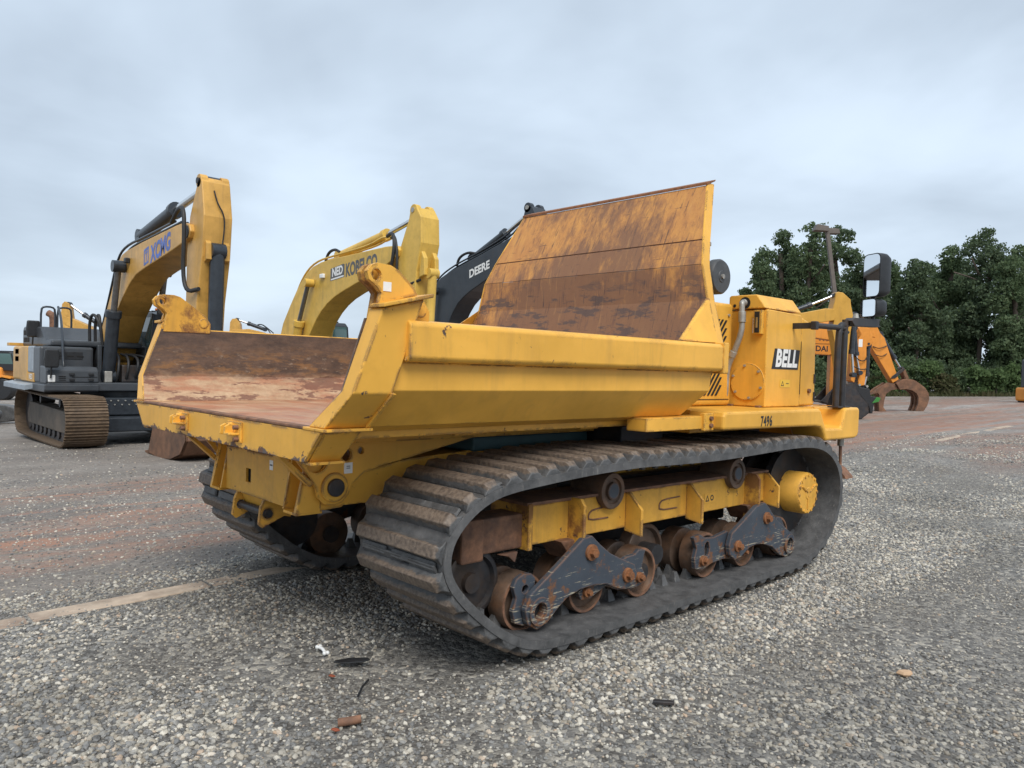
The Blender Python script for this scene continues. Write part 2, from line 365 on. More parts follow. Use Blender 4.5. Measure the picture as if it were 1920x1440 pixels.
def headboard_mat():
    m, nt, p = newmat("scuffed_ochre_headboard"); tc = N(nt, "TexCoord").outputs["Object"]
    sepn = N(nt, "SeparateXYZ", None, {0: tc}); z = sepn.outputs[2]; y = sepn.outputs[1]
    b1 = noi(nt, mapping(nt, tc, (1, 1.2, 0.8), (0.4, 0, 0)), 1.9, 9, 0.7); b2 = noi(nt, mapping(nt, tc, (1, 2.2, 0.9), (0.5, 0, 0)), 4.5, 9, 0.74); fn = noi(nt, tc, 36, 5, 0.7)
    c = mixc(nt, ramp(nt, b2, [(0.35, 0), (0.68, 1)]), (0.56, 0.26, 0.06), (0.40, 0.165, 0.05))
    # wear is heaviest in the middle of the load area
    cy = mth(nt, "SUBTRACT", 1.0, mth(nt, "MULTIPLY", mth(nt, "ABSOLUTE", mth(nt, "ADD", y, 0.1)), 0.85), True)
    lowz = N(nt, "MapRange", None, {0: z, 1: 2.9, 2: 1.9, 3: 0.0, 4: 0.2}).outputs[0]
    wear = mth(nt, "ADD", mth(nt, "ADD", mth(nt, "MULTIPLY", b1, 0.62), mth(nt, "MULTIPLY", b2, 0.38)), mth(nt, "ADD", mth(nt, "MULTIPLY", cy, 0.16), lowz))
    c = mixc(nt, ramp(nt, wear, [(0.575, 0), (0.70, 0.85)]), c, (0.175, 0.085, 0.046))
    # streaks and thin scratches in two directions
    s1 = noi(nt, mapping(nt, tc, (1, 14, 2.2), (0.5, 0, 0)), 1.3, 5, 0.7); s2 = noi(nt, mapping(nt, tc, (1, 3, 11), (0.25, 0, 0)), 1.1, 6, 0.7)
    c = mixc(nt, mth(nt, "MULTIPLY", ramp(nt, s1, [(0.58, 0), (0.66, 1)]), 0.62), c, (0.13, 0.062, 0.04))
    c = mixc(nt, mth(nt, "MULTIPLY", mth(nt, "MULTIPLY", ramp(nt, s2, [(0.56, 0), (0.64, 1)]), 0.8), ramp(nt, z, [(0.0, 1), (1.0, 1)])), c, (0.10, 0.058, 0.045)) if False else c
    lowm = N(nt, "MapRange", None, {0: z, 1: 2.42, 2: 2.2}).outputs[0]
    c = mixc(nt, mth(nt, "MULTIPLY", mth(nt, "MULTIPLY", ramp(nt, s2, [(0.53, 0), (0.58, 1)]), 0.85), lowm), c, (0.085, 0.055, 0.045))
    for k, (scl, rot, th_) in enumerate((((1, 34, 2.2), 0.45, 0.635), ((1, 28, 1.7), -0.3, 0.65), ((1, 2.4, 30), 0.15, 0.66), ((1, 18, 3.0), 0.9, 0.655))):
        l = noi(nt, mapping(nt, tc, scl, (rot, 0, 0), (0, k * 3.3, k)), 1.7, 4, 0.6, 0.25)
        c = mixc(nt, mth(nt, "MULTIPLY", ramp(nt, l, [(th_, 0), (th_ + 0.03, 1)]), 0.7), c, (0.075, 0.04, 0.03))
    lg = noi(nt, mapping(nt, tc, (1, 9, 1.2), (0.35, 0, 0), (0, 9, 4)), 2.0, 5, 0.65)
    c = mixc(nt, mth(nt, "MULTIPLY", ramp(nt, lg, [(0.60, 0), (0.68, 1)]), 0.2), c, (0.62, 0.34, 0.11))
    setp(nt, p, col=c, rough=mth(nt, "ADD", mth(nt, "MULTIPLY", b2, 0.3), 0.4), nor=bump(nt, mth(nt, "ADD", mth(nt, "ADD", b2, mth(nt, "MULTIPLY", fn, 0.5)), mth(nt, "MULTIPLY", noi(nt, tc, 1.4, 2, 0.5), 4.0)), 0.2, 0.014)); return m
M["headboard"] = headboard_mat()
# ================================================================ tracked dumper
D = empty("tracked_dumper", (0, 0, 0))
tag(D, "large yellow rubber tracked dumper with empty rusty tipping body in the foreground", "dumper")

# ---- tipping body
body = MB().box(-0.42, 2.20, -1.16, 1.16, 1.235, 1.288).build("dump_body", M["yellow"], D, 0.004)
for s in (-1, 1):
    sec = [(1.285, 1.305), (1.43, 1.48), (1.43, 1.80), (1.352, 1.80), (1.352, 1.47), (1.17, 1.300), (1.17, 1.27)]
    ur = [-0.42, -0.36, -0.22, -0.22, -0.36, -0.42, -0.42]; uf = [2.26, 2.38, 2.455, 2.455, 2.38, 2.26, 2.26]
    MB().loft([(a, s * q[0], q[1]) for a, q in zip(ur, sec)], [(a, s * q[0], q[1]) for a, q in zip(uf, sec)]).build("side_wall", M["yellow_clean"], body, 0.004)
    # liner plates carry the worn steel
    MB().loft([(-0.495, s * 1.155, 1.302), (-0.445, s * 1.349, 1.472), (-0.445, s * 1.36, 1.47), (-0.495, s * 1.17, 1.298)],
              [(2.26, s * 1.155, 1.302), (2.37, s * 1.349, 1.472), (2.37, s * 1.36, 1.47), (2.26, s * 1.17, 1.298)]).build("lower_liner", M["wall_rust"], body)
    MB().loft([(-0.445, s * 1.349, 1.472), (-0.33, s * 1.343, 1.808), (-0.33, s * 1.352, 1.808), (-0.445, s * 1.36, 1.472)],
              [(2.37, s * 1.349, 1.472), (2.44, s * 1.343, 1.808), (2.44, s * 1.352, 1.808), (2.37, s * 1.36, 1.472)]).build("upper_liner", M["wall_rust"], body)
    # top rim box
    rp = [(1.432, 1.612), (1.480, 1.616), (1.497, 1.634), (1.497, 1.784), (1.480, 1.803), (1.346, 1.816), (1.346, 1.79), (1.432, 1.775)]
    MB().loft([(-0.18, s * a, b) for a, b in rp], [(2.44, s * a, b) for a, b in rp]).build("side_rim", M["yellow"], body, 0.008, 3, ang=25)
    MB().box(2.442, 2.505, min(s * 1.50, s * 1.33), max(s * 1.50, s * 1.33), 1.60, 1.815).build("rim_end_post", M["yellow_clean"], body, 0.006)
    # rear corner post: stations from tail corner up to the ear
    st = [[(-0.5, 1.162, 1.303), (-0.5, 1.305, 1.303), (-0.285, 1.305, 1.303), (-0.285, 1.175, 1.303)],
          [(-0.448, 1.362, 1.474), (-0.448, 1.457, 1.468), (-0.243, 1.457, 1.466), (-0.243, 1.364, 1.474)],
          [(-0.316, 1.37, 1.857), (-0.316, 1.476, 1.850), (-0.091, 1.476, 1.906), (-0.091, 1.37, 1.912)]]
    MB().loft(*[[(a, s * b, c) for a, b, c in l] for l in st]).build("rear_post", M["yellow"], body, 0.006)
    # flange strip along the front edge of the post
    fl = [[(-0.292, 1.29, 1.303), (-0.292, 1.325, 1.303), (-0.272, 1.325, 1.303), (-0.272, 1.29, 1.303)],
          [(-0.25, 1.44, 1.474), (-0.25, 1.476, 1.466), (-0.230, 1.476, 1.464), (-0.230, 1.44, 1.474)]]
    MB().loft(*[[(a, s * b, c) for a, b, c in l] for l in fl]).build("post_flange", M["yellow"], body, 0.003)
    MB().loft([(-0.512, s * 1.13, 1.288), (-0.512, s * 1.335, 1.288), (-0.262, s * 1.335, 1.288), (-0.262, s * 1.13, 1.288)],
              [(-0.512, s * 1.13, 1.302), (-0.512, s * 1.335, 1.302), (-0.262, s * 1.335, 1.302), (-0.262, s * 1.13, 1.302)]).build("corner_flange", M["yellow"], body, 0.003)
    MB().loft([(-0.482, s * 1.145, 1.135), (-0.482, s * 1.10, 1.135), (-0.32, s * 1.10, 1.135), (-0.32, s * 1.145, 1.135)],
              [(-0.484, s * 1.287, 1.287), (-0.484, s * 1.24, 1.287), (-0.29, s * 1.24, 1.287), (-0.29, s * 1.287, 1.287)]).build("corner_gusset", M["yellow"], body, 0.004)
    MB().box(-0.492, -0.31, min(s * 1.08, s * 1.175), max(s * 1.08, s * 1.175), 1.122, 1.136).build("corner_flange", M["yellow"], body, 0.003)
    # tailgate pivot ear
    cap = [(-0.330, 1.852), (-0.060, 1.915), (-0.060, 1.933), (-0.330, 1.870)]
    MB().prism(cap, "y", s * 1.376, s * 1.508).build("ear_base_plate", M["yellow"], body, 0.004)
    ear = [(-0.322, 2.054), (-0.352, 2.042), (-0.374, 2.012), (-0.364, 1.976), (-0.322, 1.948), (-0.298, 1.920), (-0.308, 1.862), (-0.320, 1.790), (0.015, 1.790), (0.018, 1.860), (-0.018, 1.912), (-0.10, 1.972), (-0.205, 2.044), (-0.25, 2.055)]
    MB().prism(ear, "y", s * 1.338, s * 1.372, [circ(-0.325, 2.004, 0.024, 14)]).build("pivot_ear", M["yellow_rust"], body, 0.004)
    MB().prism([(a, b) for a, b in ear[:7]] + [(-0.31, 1.872), (-0.10, 1.926), (-0.12, 1.962), (-0.205, 2.030), (-0.25, 2.05)], "y", s * 1.40, s * 1.432, [circ(-0.325, 2.0, 0.026, 14)]).build("pivot_ear", M["yellow"], body, 0.004)
    MB().cyl((-0.036, s * 1.334, 1.862), (-0.036, s * 1.374, 1.862), 0.037, n=20).build("ear_boss", M["yellow"], body, 0.004, smooth=40)
    # corner gusset between rim and headboard
    MB().loft([(2.10, s * 1.352, 1.815), (2.47, s * 1.40, 1.815), (2.555, s * 1.262, 2.14)], [(2.10, s * 1.385, 1.815), (2.47, s * 1.43, 1.815), (2.575, s * 1.285, 2.14)]).build("headboard_gusset", M["yellow_clean"], body, 0.003)

MB().box(-0.498, 2.26, -1.156, 1.156, 1.290, 1.301).build("floor_plate", M["floor_mud"], body)
MB().prism([(-1.142, 1.135), (1.142, 1.135), (1.292, 1.287), (-1.292, 1.287)], "x", -0.508, -0.487).build("tail_plate", M["yellow_tail"], body, 0.003)
MB().box(-0.51, -0.46, -1.13, 1.13, 1.2885, 1.3035).build("tail_edge", M["rust"], body, 0.004)
# latch plates on the tail
for y in (0.384, -0.384):
    pl = MB().box(-0.522, -0.508, y - 0.085, y + 0.085, 1.165, 1.272).build("latch_plate", M["yellow_clean"], body, 0.003)
    for d in (0.055, -0.0):
        MB().prism([(-0.52, 1.255), (-0.545, 1.262), (-0.572, 1.248), (-0.575, 1.205), (-0.52, 1.195)], "y", y + d - 0.008, y + d + 0.008).build("latch_cheek", M["yellow_clean"], body, 0.003)
    MB().box(-0.575, -0.52, y - 0.07, y + 0.0, 1.204, 1.216).build("latch_tongue", M["yellow_clean"], body, 0.003)
    for (dy, z, mt) in ((0.02, 1.255, "yellow_clean"), (-0.055, 1.245, "rust"), (-0.06, 1.182, "rust")):
        MB().cyl((-0.52, y + dy, z), (-0.548, y + dy, z), 0.014, 0.012, 8).build("latch_bolt", M[mt], body, 0.002)

# weld beads
def weld(name, pts, rad, par, mat="yellow"):
    P_ = [Vector(q) for q in pts]; out = []
    for a, b in zip(P_, P_[1:]):
        n = max(2, int((b - a).length / 0.012))
        out += [a.lerp(b, i / n) + Vector((0, 0, rnd.uniform(-.0015, .0015))) for i in range(n)]
    return MB().tube(out, rad, 5).build(name, M[mat], par, smooth=60)
for s in (-1, 1):
    weld("weld_bead", [(-0.236, s * 1.434, 1.474), (-0.182, s * 1.434, 1.615)], 0.007, body)
    weld("weld_bead", [(-0.184, s * 1.470, 1.62), (-0.150, s * 1.492, 1.70), (-0.125, s * 1.484, 1.80)], 0.006, body)
    weld("weld_bead", [(-0.282, s * 1.290, 1.308), (-0.240, s * 1.438, 1.472)], 0.006, body)
    weld("weld_bead", [(-0.18, s * 1.434, 1.611), (2.42, s * 1.434, 1.611)], 0.005, body, "yellow_clean")
# front wall and headboard in three welded plates
MB().loft(*[[(x, -h, z), (x, h, z), (x + 0.02, h, z), (x + 0.02, -h, z)] for x, h, z in ((2.24, 1.15, 1.285), (2.36, 1.395, 1.48), (2.445, 1.40, 1.812))]).build("front_wall", M["yellow_clean"], body, 0.004)
HB = [(2.475, 1.40, 1.80), (2.566, 1.262, 2.13), (2.582, 1.2, 2.392), (2.663, 1.147, 2.588), (2.895, 1.012, 3.055)]
def hbplate(a, b, t=0.02, off=0.0):
    L0 = []; L1 = []
    for (x, h, z) in (a, b):
        L0.append((x + off, h, z)); L1.append((x + off + t, h, z))
    p = lambda q, s: (q[0], s * q[1], q[2])
    return MB().loft([p(L0[0], -1), p(L0[0], 1), p(L0[1], 1), p(L0[1], -1)], [p(L1[0], -1), p(L1[0], 1), p(L1[1], 1), p(L1[1], -1)])
hb = MB()
p = lambda q, s, d=0: (q[0] + d, s * q[1], q[2])
hb.loft([p(HB[0], -1), p(HB[0], 1), p(HB[1], 1), p(HB[2], 1), p(HB[2], -1), p(HB[1], -1)], [p(HB[0], -1, .02), p(HB[0], 1, .02), p(HB[1], 1, .02), p(HB[2], 1, .02), p(HB[2], -1, .02), p(HB[1], -1, .02)])
hb.build("headboard_panel", M["headboard"], body, 0.002)
hbplate((2.584, 1.2, 2.396), (2.661, 1.148, 2.584)).build("headboard_panel", M["headboard"], body, 0.002)
hbplate((2.667, 1.146, 2.594), (2.893, 1.014, 3.05)).build("headboard_panel", M["headboard"], body, 0.002)
MB().loft(*[[(2.67 + k, -1.14, 2.586), (2.67 + k, 1.14, 2.586), (2.675 + k, 1.14, 2.596), (2.675 + k, -1.14, 2.596)] for k in (0, .02)]).build("weld_backing", M["rust"], body)
for s in (-1, 1):   # edge flanges behind the headboard
    L = []
    for (x, h, z) in [(2.475, 1.41, 1.80)] + HB[1:4] + [(2.91, 1.004, 3.075)]:
        L.append((x, h, z))
    fm = MB()
    loops = [[(x - 0.004, s * h, z), (x - 0.004, s * (h + 0.016), z), (x + 0.085, s * (h + 0.016), z), (x + 0.085, s * h, z)] for x, h, z in L]
    fm.loft(*loops).build("headboard_flange", M["yellow_clean"], body, 0.003)
MB().prism([(2.885, 3.05), (2.995, 3.098), (3.0, 3.112), (2.885, 3.072)], "y", -1.03, 1.03).build("headboard_lip", M["rust_orange"], body, 0.003)
for y in (-0.7, 0, 0.7):
    MB().loft(*[[(x + 0.022, y - 0.03, z), (x + 0.022, y + 0.03, z), (x + 0.09, y + 0.03, z), (x + 0.09, y - 0.03, z)] for x, h, z in HB]).build("headboard_stiffener", M["yellow_clean"], body)
# cross bearers under the floor
for (a, b, c, d) in ((0.44, 0.82, 0.68, 0.45), (1.50, 1.80, 1.66, 1.49)):
    MB().prism([(a, 1.236), (b, 1.236), (b, 1.285), (a, 1.285)], "y", -1.15, 1.15).build("cross_bearer", M["yellow"], body, 0.003)
    for s in (-1, 1):
        MB().prism([(a, 1.292), (b, 1.292), (b - 0.08, 1.255), (c, 1.215), (d, 1.212), (d + 0.012, 1.25)], "y", s * 1.02, s * 1.05).build("bearer_end_plate", M["yellow_clean"], body, 0.003)
for s in (-1, 1):
    MB().box(-0.35, 2.35, min(s * .52, s * .64), max(s * .52, s * .64), 1.15, 1.236).build("subframe_rail", M["yellow"], body, 0.004)
    hp = [(-0.40, 1.145), (-0.30, 1.10), (-0.235, 1.02), (-0.165, 0.92), (-0.15, 0.865), (-0.11, 0.825), (-0.055, 0.812), (0.0, 0.825), (0.04, 0.868), (0.055, 0.918),
          (0.14, 0.985), (0.27, 1.018), (0.45, 1.05), (0.72, 1.105), (0.95, 1.152), (1.0, 1.17), (1.0, 1.2), (-0.40, 1.2)]
    holes = [circ(-0.16, 1.062, 0.062, 18), circ(0.022, 1.088, 0.034, 14), circ(0.114, 1.108, 0.020, 12)]
    MB().prism(hp, "y", s * 0.605, s * 0.632, holes).build("hinge_plate", M["yellow_clean"], body, 0.003)
    MB().cyl((-0.055, s * 0.60, 0.915), (-0.055, s * 0.648, 0.915), 0.082, n=28).build("hinge_boss", M["yellow"], body, 0.004, smooth=40)
    MB().cyl((-0.055, s * 0.60, 0.915), (-0.055, s * 0.668, 0.915), 0.05, n=24).build("hinge_pin", M["dark_steel"], body, 0.006, smooth=40)
    stk = MB().box(0.005, 0.058, min(s * .632, s * .635), max(s * .632, s * .635), 0.985, 1.045).build("warning_sticker", M["white"], body)
    if s < 0: lettering("sticker_print", "=", 0.05, M["black_ink"], body, (0.031, -0.636, 1.017), (1, 0, 0), (0, 0, 1))
    # sloping brace behind tail
    MB().loft([(-0.43, s * 0.60, 1.135), (-0.40, s * 0.60, 1.135), (-0.40, s * 0.655, 1.135), (-0.43, s * 0.655, 1.135)], [(-0.21, s * 0.60, 0.93), (-0.19, s * 0.60, 0.95), (-0.19, s * 0.655, 0.95), (-0.21, s * 0.655, 0.93)]).build("hinge_brace", M["yellow_worn"], body, 0.003)
for (x, z, w_, h_) in ((-0.269, 1.95, 0.044, 0.04),):
    MB().box(-0.29, -0.247, -1.4345, -1.432, 1.930, 1.972).build("warning_sticker", M["white"], body)

# ---- chassis
ch = MB().box(-0.12, 4.3, -0.56, 0.56, 0.80, 1.04).build("chassis", M["yellow"], D, 0.006)
for s in (-1, 1):
    rail = [(-0.26, 0.775), (0.02, 0.79), (0.03, 0.80), (0.4, 0.80), (4.3, 0.80), (4.3, 1.06), (0.95, 1.06), (0.45, 1.035), (0.2, 0.99), (0.0, 1.0), (-0.16, 1.06), (-0.2, 1.06)]
    MB().prism(rail, "y", s * 0.562, s * 0.59).build("side_rail", M["yellow"], ch, 0.003)
    for yy in (0.432, 0.585):
        MB().prism([(-0.205, 1.085), (-0.255, 0.785), (-0.11, 0.775), (-0.10, 1.085)], "y", s * yy - 0.008, s * yy + 0.008).build("rear_fin", M["yellow"], ch, 0.003)
    MB().box(-0.258, -0.10, min(s * .44, s * .592), max(s * .44, s * .592), 0.768, 0.783).build("fin_foot", M["yellow_worn"], ch, 0.003)
MB().prism([(-0.425, 0.785), (0.425, 0.785), (0.425, 1.055), (-0.425, 1.055)], "x", -0.222, -0.205, [[(0.06, 0.862), (0.13, 0.862), (0.13, 0.945), (0.06, 0.945)]]).build("rear_plate", M["yellow_worn"], ch, 0.002)
MB().box(-0.2, -0.19, 0.0, 0.2, 0.84, 0.97).build("plate_slot", M["dark_void"], ch)
MB().box(-0.2235, -0.2218, -0.235, -0.192, 0.972, 1.028).build("warning_sticker", M["white"], ch)
MB().box(-0.2245, -0.2236, -0.23, -0.197, 0.996, 1.004).build("sticker_print", M["black_ink"], ch)
# tow bracket
for y in (0.27, -0.1):
    MB().prism([(-0.21, 0.79), (-0.235, 0.74), (-0.245, 0.64), (-0.22, 0.615), (-0.12, 0.66), (-0.02, 0.70), (0.05, 0.79)], "y", y - 0.012, y + 0.012, [circ(-0.19, 0.70, 0.03, 10)]).build("tow_cheek", M["yellow_worn"], ch, 0.003)
MB().prism([(-0.20, 0.79), (-0.17, 0.72), (-0.12, 0.68), (-0.03, 0.66), (-0.03, 0.79)], "y", -0.09, 0.26).build("tow_bracket", M["yellow_worn"], ch, 0.004)
MB().cyl((-0.19, -0.13, 0.70), (-0.19, 0.3, 0.70), 0.024, n=12).build("tow_pin", M["dark_steel"], ch, smooth=40)
MB().box(0.95, 2.05, -0.62, 0.3, 1.055, 1.148).build("hydraulic_tank", M["teal"], ch, 0.01)
MB().box(1.7, 3.9, -0.66, 0.66, 0.30, 0.80).build("belly_guard", M["dark_steel"], ch, 0.02)
MB().box(2.1, 2.6, -0.9, 0.9, 0.98, 1.2).build("transmission_housing", M["dark_steel"], ch, 0.01)
MB().box(2.2, 4.4, -0.7, 0.7, 1.06, 1.16).build("engine_cradle", M["dark_steel"], ch, 0.01)

# ---- front deck
deck = MB().box(2.52, 4.72, -1.19, 1.19, 1.16, 1.332).build("deck", M["yellow_clean"], D, 0.006)
for s in (-1, 1):
    side = [(2.50, 1.205), (3.90, 1.19), (3.985, 1.178), (4.03, 1.15), (4.065, 1.105), (4.095, 1.06), (4.66, 1.06), (4.715, 1.075), (4.735, 1.11), (4.74, 1.30), (4.732, 1.32), (4.715, 1.333), (4.47, 1.333), (4.44, 1.315), (4.385, 1.162), (4.085, 1.168), (3.985, 1.315), (3.96, 1.333), (2.54, 1.335), (2.512, 1.325), (2.50, 1.30)]
    MB().prism(side, "y", s * 1.18, s * 1.48).build("deck_side", M["yellow_clean"], deck, 0.022, 3, ang=50)
    MB().box(4.0, 4.46, min(s * 1.165, s * 1.178), max(s * 1.165, s * 1.178), 1.15, 1.325).build("step_well", M["yellow_clean"], deck)
    # rear bracket with two bolts
    MB().box(1.75, 2.46, min(s * 1.22, s * 1.38), max(s * 1.22, s * 1.38), 1.212, 1.30).build("deck_beam", M["yellow_clean"], deck, 0.004)
    MB().prism([(2.38, 1.20), (2.50, 1.20), (2.50, 1.322), (2.38, 1.322)], "y", s * 1.36, s * 1.40).build("deck_bracket", M["yellow"], deck, 0.004)
    for z in (1.235, 1.285):
        MB().cyl((2.455, s * 1.395, z), (2.455, s * 1.418, z), 0.016, n=8).build("bracket_bolt", M["rust"], deck, 0.002)
MB().prism([(4.675, 1.02), (4.69, 1.02), (4.69, 1.34), (4.675, 1.34)], "y", -1.30, 1.30).build("front_panel", M["yellow_clean"], deck)
lettering("fleet_number", "7496", 0.105, M["black_ink"], deck, (3.085, -1.4825, 1.252), (1, 0, 0), (0, 0, 1), sx=0.72, offset=0.003, spacing=1.15)
# hanging step leg at the front
leg = MB(); leg.cyl((4.62, -1.37, 1.06), (4.62, -1.37, 0.985), 0.028, n=12)
leg.build("step_hanger", M["galvanised"], deck, smooth=40)
MB().cyl((4.62, -1.37, 0.985), (4.63, -1.37, 0.73), 0.014, n=10).build("step_rod", M["rust"], deck, smooth=40)
MB().prism([(-1.33, 0.71), (-1.46, 0.70), (-1.45, 0.725), (-1.385, 0.79), (-1.36, 0.80)], "x", 4.55, 4.70).build("step_tread", M["rust"], deck, 0.003)

# ---- engine hood
hood = MB().prism([(3.56, 1.336), (4.155, 1.336), (4.155, 2.115), (4.13, 2.128), (3.575, 2.14), (3.56, 2.128)], "y", -1.2, -0.86).build("engine_hood", M["yellow_clean"], D, 0.018, 3)
MB().prism([(4.16, 1.338), (4.43, 1.338), (4.455, 1.37), (4.44, 2.0), (4.41, 2.05), (4.16, 2.115)], "y", -1.195, -0.2).build("hood_front_door", M["yellow_clean"], hood, 0.02, 3)
MB().box(2.70, 3.54, -0.90, -0.1, 1.336, 2.19).build("hood_core", M["yellow_clean"], hood, 0.03, 3)
MB().box(3.545, 4.15, -0.85, -0.1, 1.336, 2.13).build("hood_core", M["yellow_clean"], hood, 0.02)
capp = [(-1.19, 2.146), (-1.105, 2.262), (-0.866, 2.262), (-0.85, 2.25), (-0.85, 2.146)]
MB().prism(capp, "x", 3.545, 4.16, None).build("hood_cap", M["yellow_clean"], hood, 0.008)
MB().cyl((3.5445, -1.0, 2.195), (3.5425, -1.0, 2.195), 0.05, n=24).build("pipe_port", M["dark_void"], hood)
MB().cyl((3.5445, -0.905, 2.175), (3.542, -0.905, 2.175), 0.014, n=12).build("cap_hole", M["dark_void"], hood)
MB().cyl((3.57, -1.04, 1.54), (3.548, -1.04, 1.54), 0.155, n=48).build("access_cover", M["yellow_clean"], hood, 0.003, smooth=40)
for k in range(6):
    a = radians(20 + 60 * k); y, z = -1.04 + 0.135 * cos(a), 1.54 + 0.135 * sin(a)
    MB().cyl((3.55, y, z), (3.535, y, z), 0.011, n=6).build("cover_bolt", M["galvanised"], hood)
pth = smoothpath([(3.56, -1.0, 2.195), (3.50, -1.0, 2.195), (3.49, -1.005, 2.18), (3.49, -1.01, 2.05), (3.49, -1.01, 1.95), (3.49, -0.95, 1.79), (3.49, -0.89, 1.66), (3.49, -0.882, 1.54), (3.49, -0.88, 1.44), (3.48, -0.875, 1.40), (3.42, -0.855, 1.385)], 2)
MB().tube(pth, 0.024, 12).build("drain_pipe", M["galvanised"], hood, smooth=50)
for (q0, q1) in (((3.49, -1.009, 2.12), (3.49, -1.01, 2.03)), ((3.49, -0.925, 1.745), (3.49, -0.945, 1.79)), ((3.535, -1.0, 2.195), (3.51, -1.0, 2.195))):
    MB().cyl(q0, q1, 0.031, n=14).build("pipe_coupling", M["galvanised"], hood, 0.003, smooth=40)
# level gauge
g = MB().box(3.515, 3.56, -1.20 + 0.03, -1.10, 1.935, 2.13).build("gauge_frame", M["yellow_clean"], hood, 0.003)
MB().box(3.508, 3.5155, -1.155, -1.112, 1.945, 2.118).build("level_gauge", M["black_plastic"], hood, 0.003)
MB().box(3.5055, 3.509, -1.142, -1.125, 1.985, 2.07).build("gauge_tube", simple("amber_fluid", (0.35, 0.22, 0.08), 0.3), hood)
MB().box(3.5555, 3.5595, -1.097, -1.07, 1.945, 2.065).build("gauge_label", M["white"], hood)
for z in (2.045, 2.02): MB().box(3.5535, 3.557, -1.093, -1.075, z - 0.004, z + 0.004).build("label_print", M["black_ink"], hood)
MB().box(3.80, 3.97, -1.2032, -1.2012, 1.50, 1.565).build("warning_sticker", simple("caution_sticker", (0.72, 0.45, 0.05), 0.45, var=0.05), hood)
MB().prism([(3.815, 1.512), (3.865, 1.512), (3.84, 1.555)], "y", -1.2040, -1.2034, [[(3.826, 1.518), (3.854, 1.518), (3.84, 1.545)]]).build("sticker_print", M["black_ink"], hood)
MB().box(3.90, 3.945, -1.2040, -1.2034, 1.53, 1.536).build("sticker_print", M["black_ink"], hood)
MB().box(4.148, 4.156, -1.2022, -1.19, 1.44, 1.9).build("door_gap", M["dark_void"], hood)
# name plate: black slanted shield under white letters
BX, BZ = 3.885, 1.738
bl = [(-0.235, -0.085), (0.215, -0.085), (0.245, 0.085), (-0.19, 0.085)]
MB().prism([(BX + a, BZ + b) for a, b in bl], "y", -1.2032, -1.2012).build("name_backing", M["black_ink"], hood)
lettering("name_letters", "BELL", 0.198, M["white"], hood, (BX + 0.004, -1.2045, BZ + 0.0), (1, 0, 0), (0, 0, 1), sx=0.88, offset=0.0085, shear=0.2, spacing=1.06)
for z in (1.50, 1.45, 1.38): pass
# louvred engine side behind the body
for (z0_, z1_, xr) in ((1.42, 1.615, 3.385), (1.83, 2.05, 3.44)):
    for k in range(12):
        x = 2.84 + 0.056 * k; ze = min(z1_, z0_ + (xr - x - 0.024) / 0.85)
        if ze - z0_ < 0.03: continue
        xe = x + 0.85 * (ze - z0_)
        MB().loft([(x, -0.906, z0_), (x + 0.024, -0.906, z0_), (x + 0.024, -0.899, z0_), (x, -0.899, z0_)], [(xe, -0.906, ze), (xe + 0.024, -0.906, ze), (xe + 0.024, -0.899, ze), (xe, -0.899, ze)]).build("louvre", M["dark_void"], hood)
MB().box(2.72, 3.50, -0.904, -0.899, 1.385, 1.391).build("panel_seam", M["dark_void"], hood)
MB().cyl((3.46, -0.89, 2.09), (3.46, -0.912, 2.09), 0.012, n=8).build("cover_bolt", M["galvanised"], hood)
for (x, y) in ((3.53, -0.9), (3.53, -1.16), (3.47, -0.84)):
    MB().box(x - 0.02, x + 0.02, y - 0.02, y + 0.02, 1.333, 1.348).build("hood_foot", M["rust"], hood, 0.002)
for (x, z) in ((4.425, 1.42), (4.425, 1.58)):
    MB().cyl((x, -1.197, z - .04), (x, -1.197, z + .04), 0.012, n=8).build("door_hinge", M["dark_steel"], hood)
MB().cyl((4.32, -1.19, 1.47), (4.32, -1.215, 1.47), 0.02, n=8).build("door_latch", M["rust"], hood)
# ---- air cleaner behind the headboard
ac = MB().lathe((3.33, -0.55, 2.40), (3.33, -0.905, 2.40), [(0, 0.13), (0.78, 0.13), (0.8, 0.145), (0.95, 0.145), (1.0, 0.132), (1.0, 0.05), (1.015, 0.045), (1.015, 0.0)], 36).build("air_cleaner", M["grey_plastic"], D, smooth=40)
MB().cyl((3.33, -0.904, 2.40), (3.33, -0.925, 2.40), 0.02, n=12).build("wing_nut", M["galvanised"], ac)
MB().cyl((3.33, -0.72, 2.17), (3.33, -0.72, 2.29), 0.07, n=16).build("intake_elbow", M["black_plastic"], ac, smooth=40)
MB().lathe((3.12, -0.86, 2.54), (3.12, -0.86, 2.66), [(0, 0.045), (0.7, 0.05), (0.75, 0.06), (0.95, 0.06), (1, 0.03)], 18).build("pre_cleaner", M["galvanised"], ac, smooth=40)
MB().cyl((3.12, -0.86, 2.2), (3.12, -0.86, 2.54), 0.035, n=12).build("intake_stack", M["black_plastic"], ac, smooth=40)
# ---- operator cab on the far side (hidden behind the headboard, seen in the mirrors)
cab = MB().box(3.35, 4.55, 0.25, 1.30, 1.336, 1.85).build("operator_cab", M["yellow_clean"], D, 0.02)
MB().box(3.32, 4.58, 0.22, 1.33, 2.82, 2.90).build("cab_roof", M["black_plastic"], cab, 0.02)
for (x, y) in ((3.37, 0.27), (4.53, 0.27), (3.37, 1.28), (4.53, 1.28)):
    MB().box(x - 0.03, x + 0.03, y - 0.03, y + 0.03, 1.85, 2.82).build("cab_pillar", M["black_plastic"], cab)
MB().box(3.40, 4.50, 0.262, 0.27, 1.86, 2.81).build("cab_window", M["glass"], cab)
MB().box(3.365, 3.372, 0.30, 1.25, 1.86, 2.81).build("cab_window", M["glass"], cab)
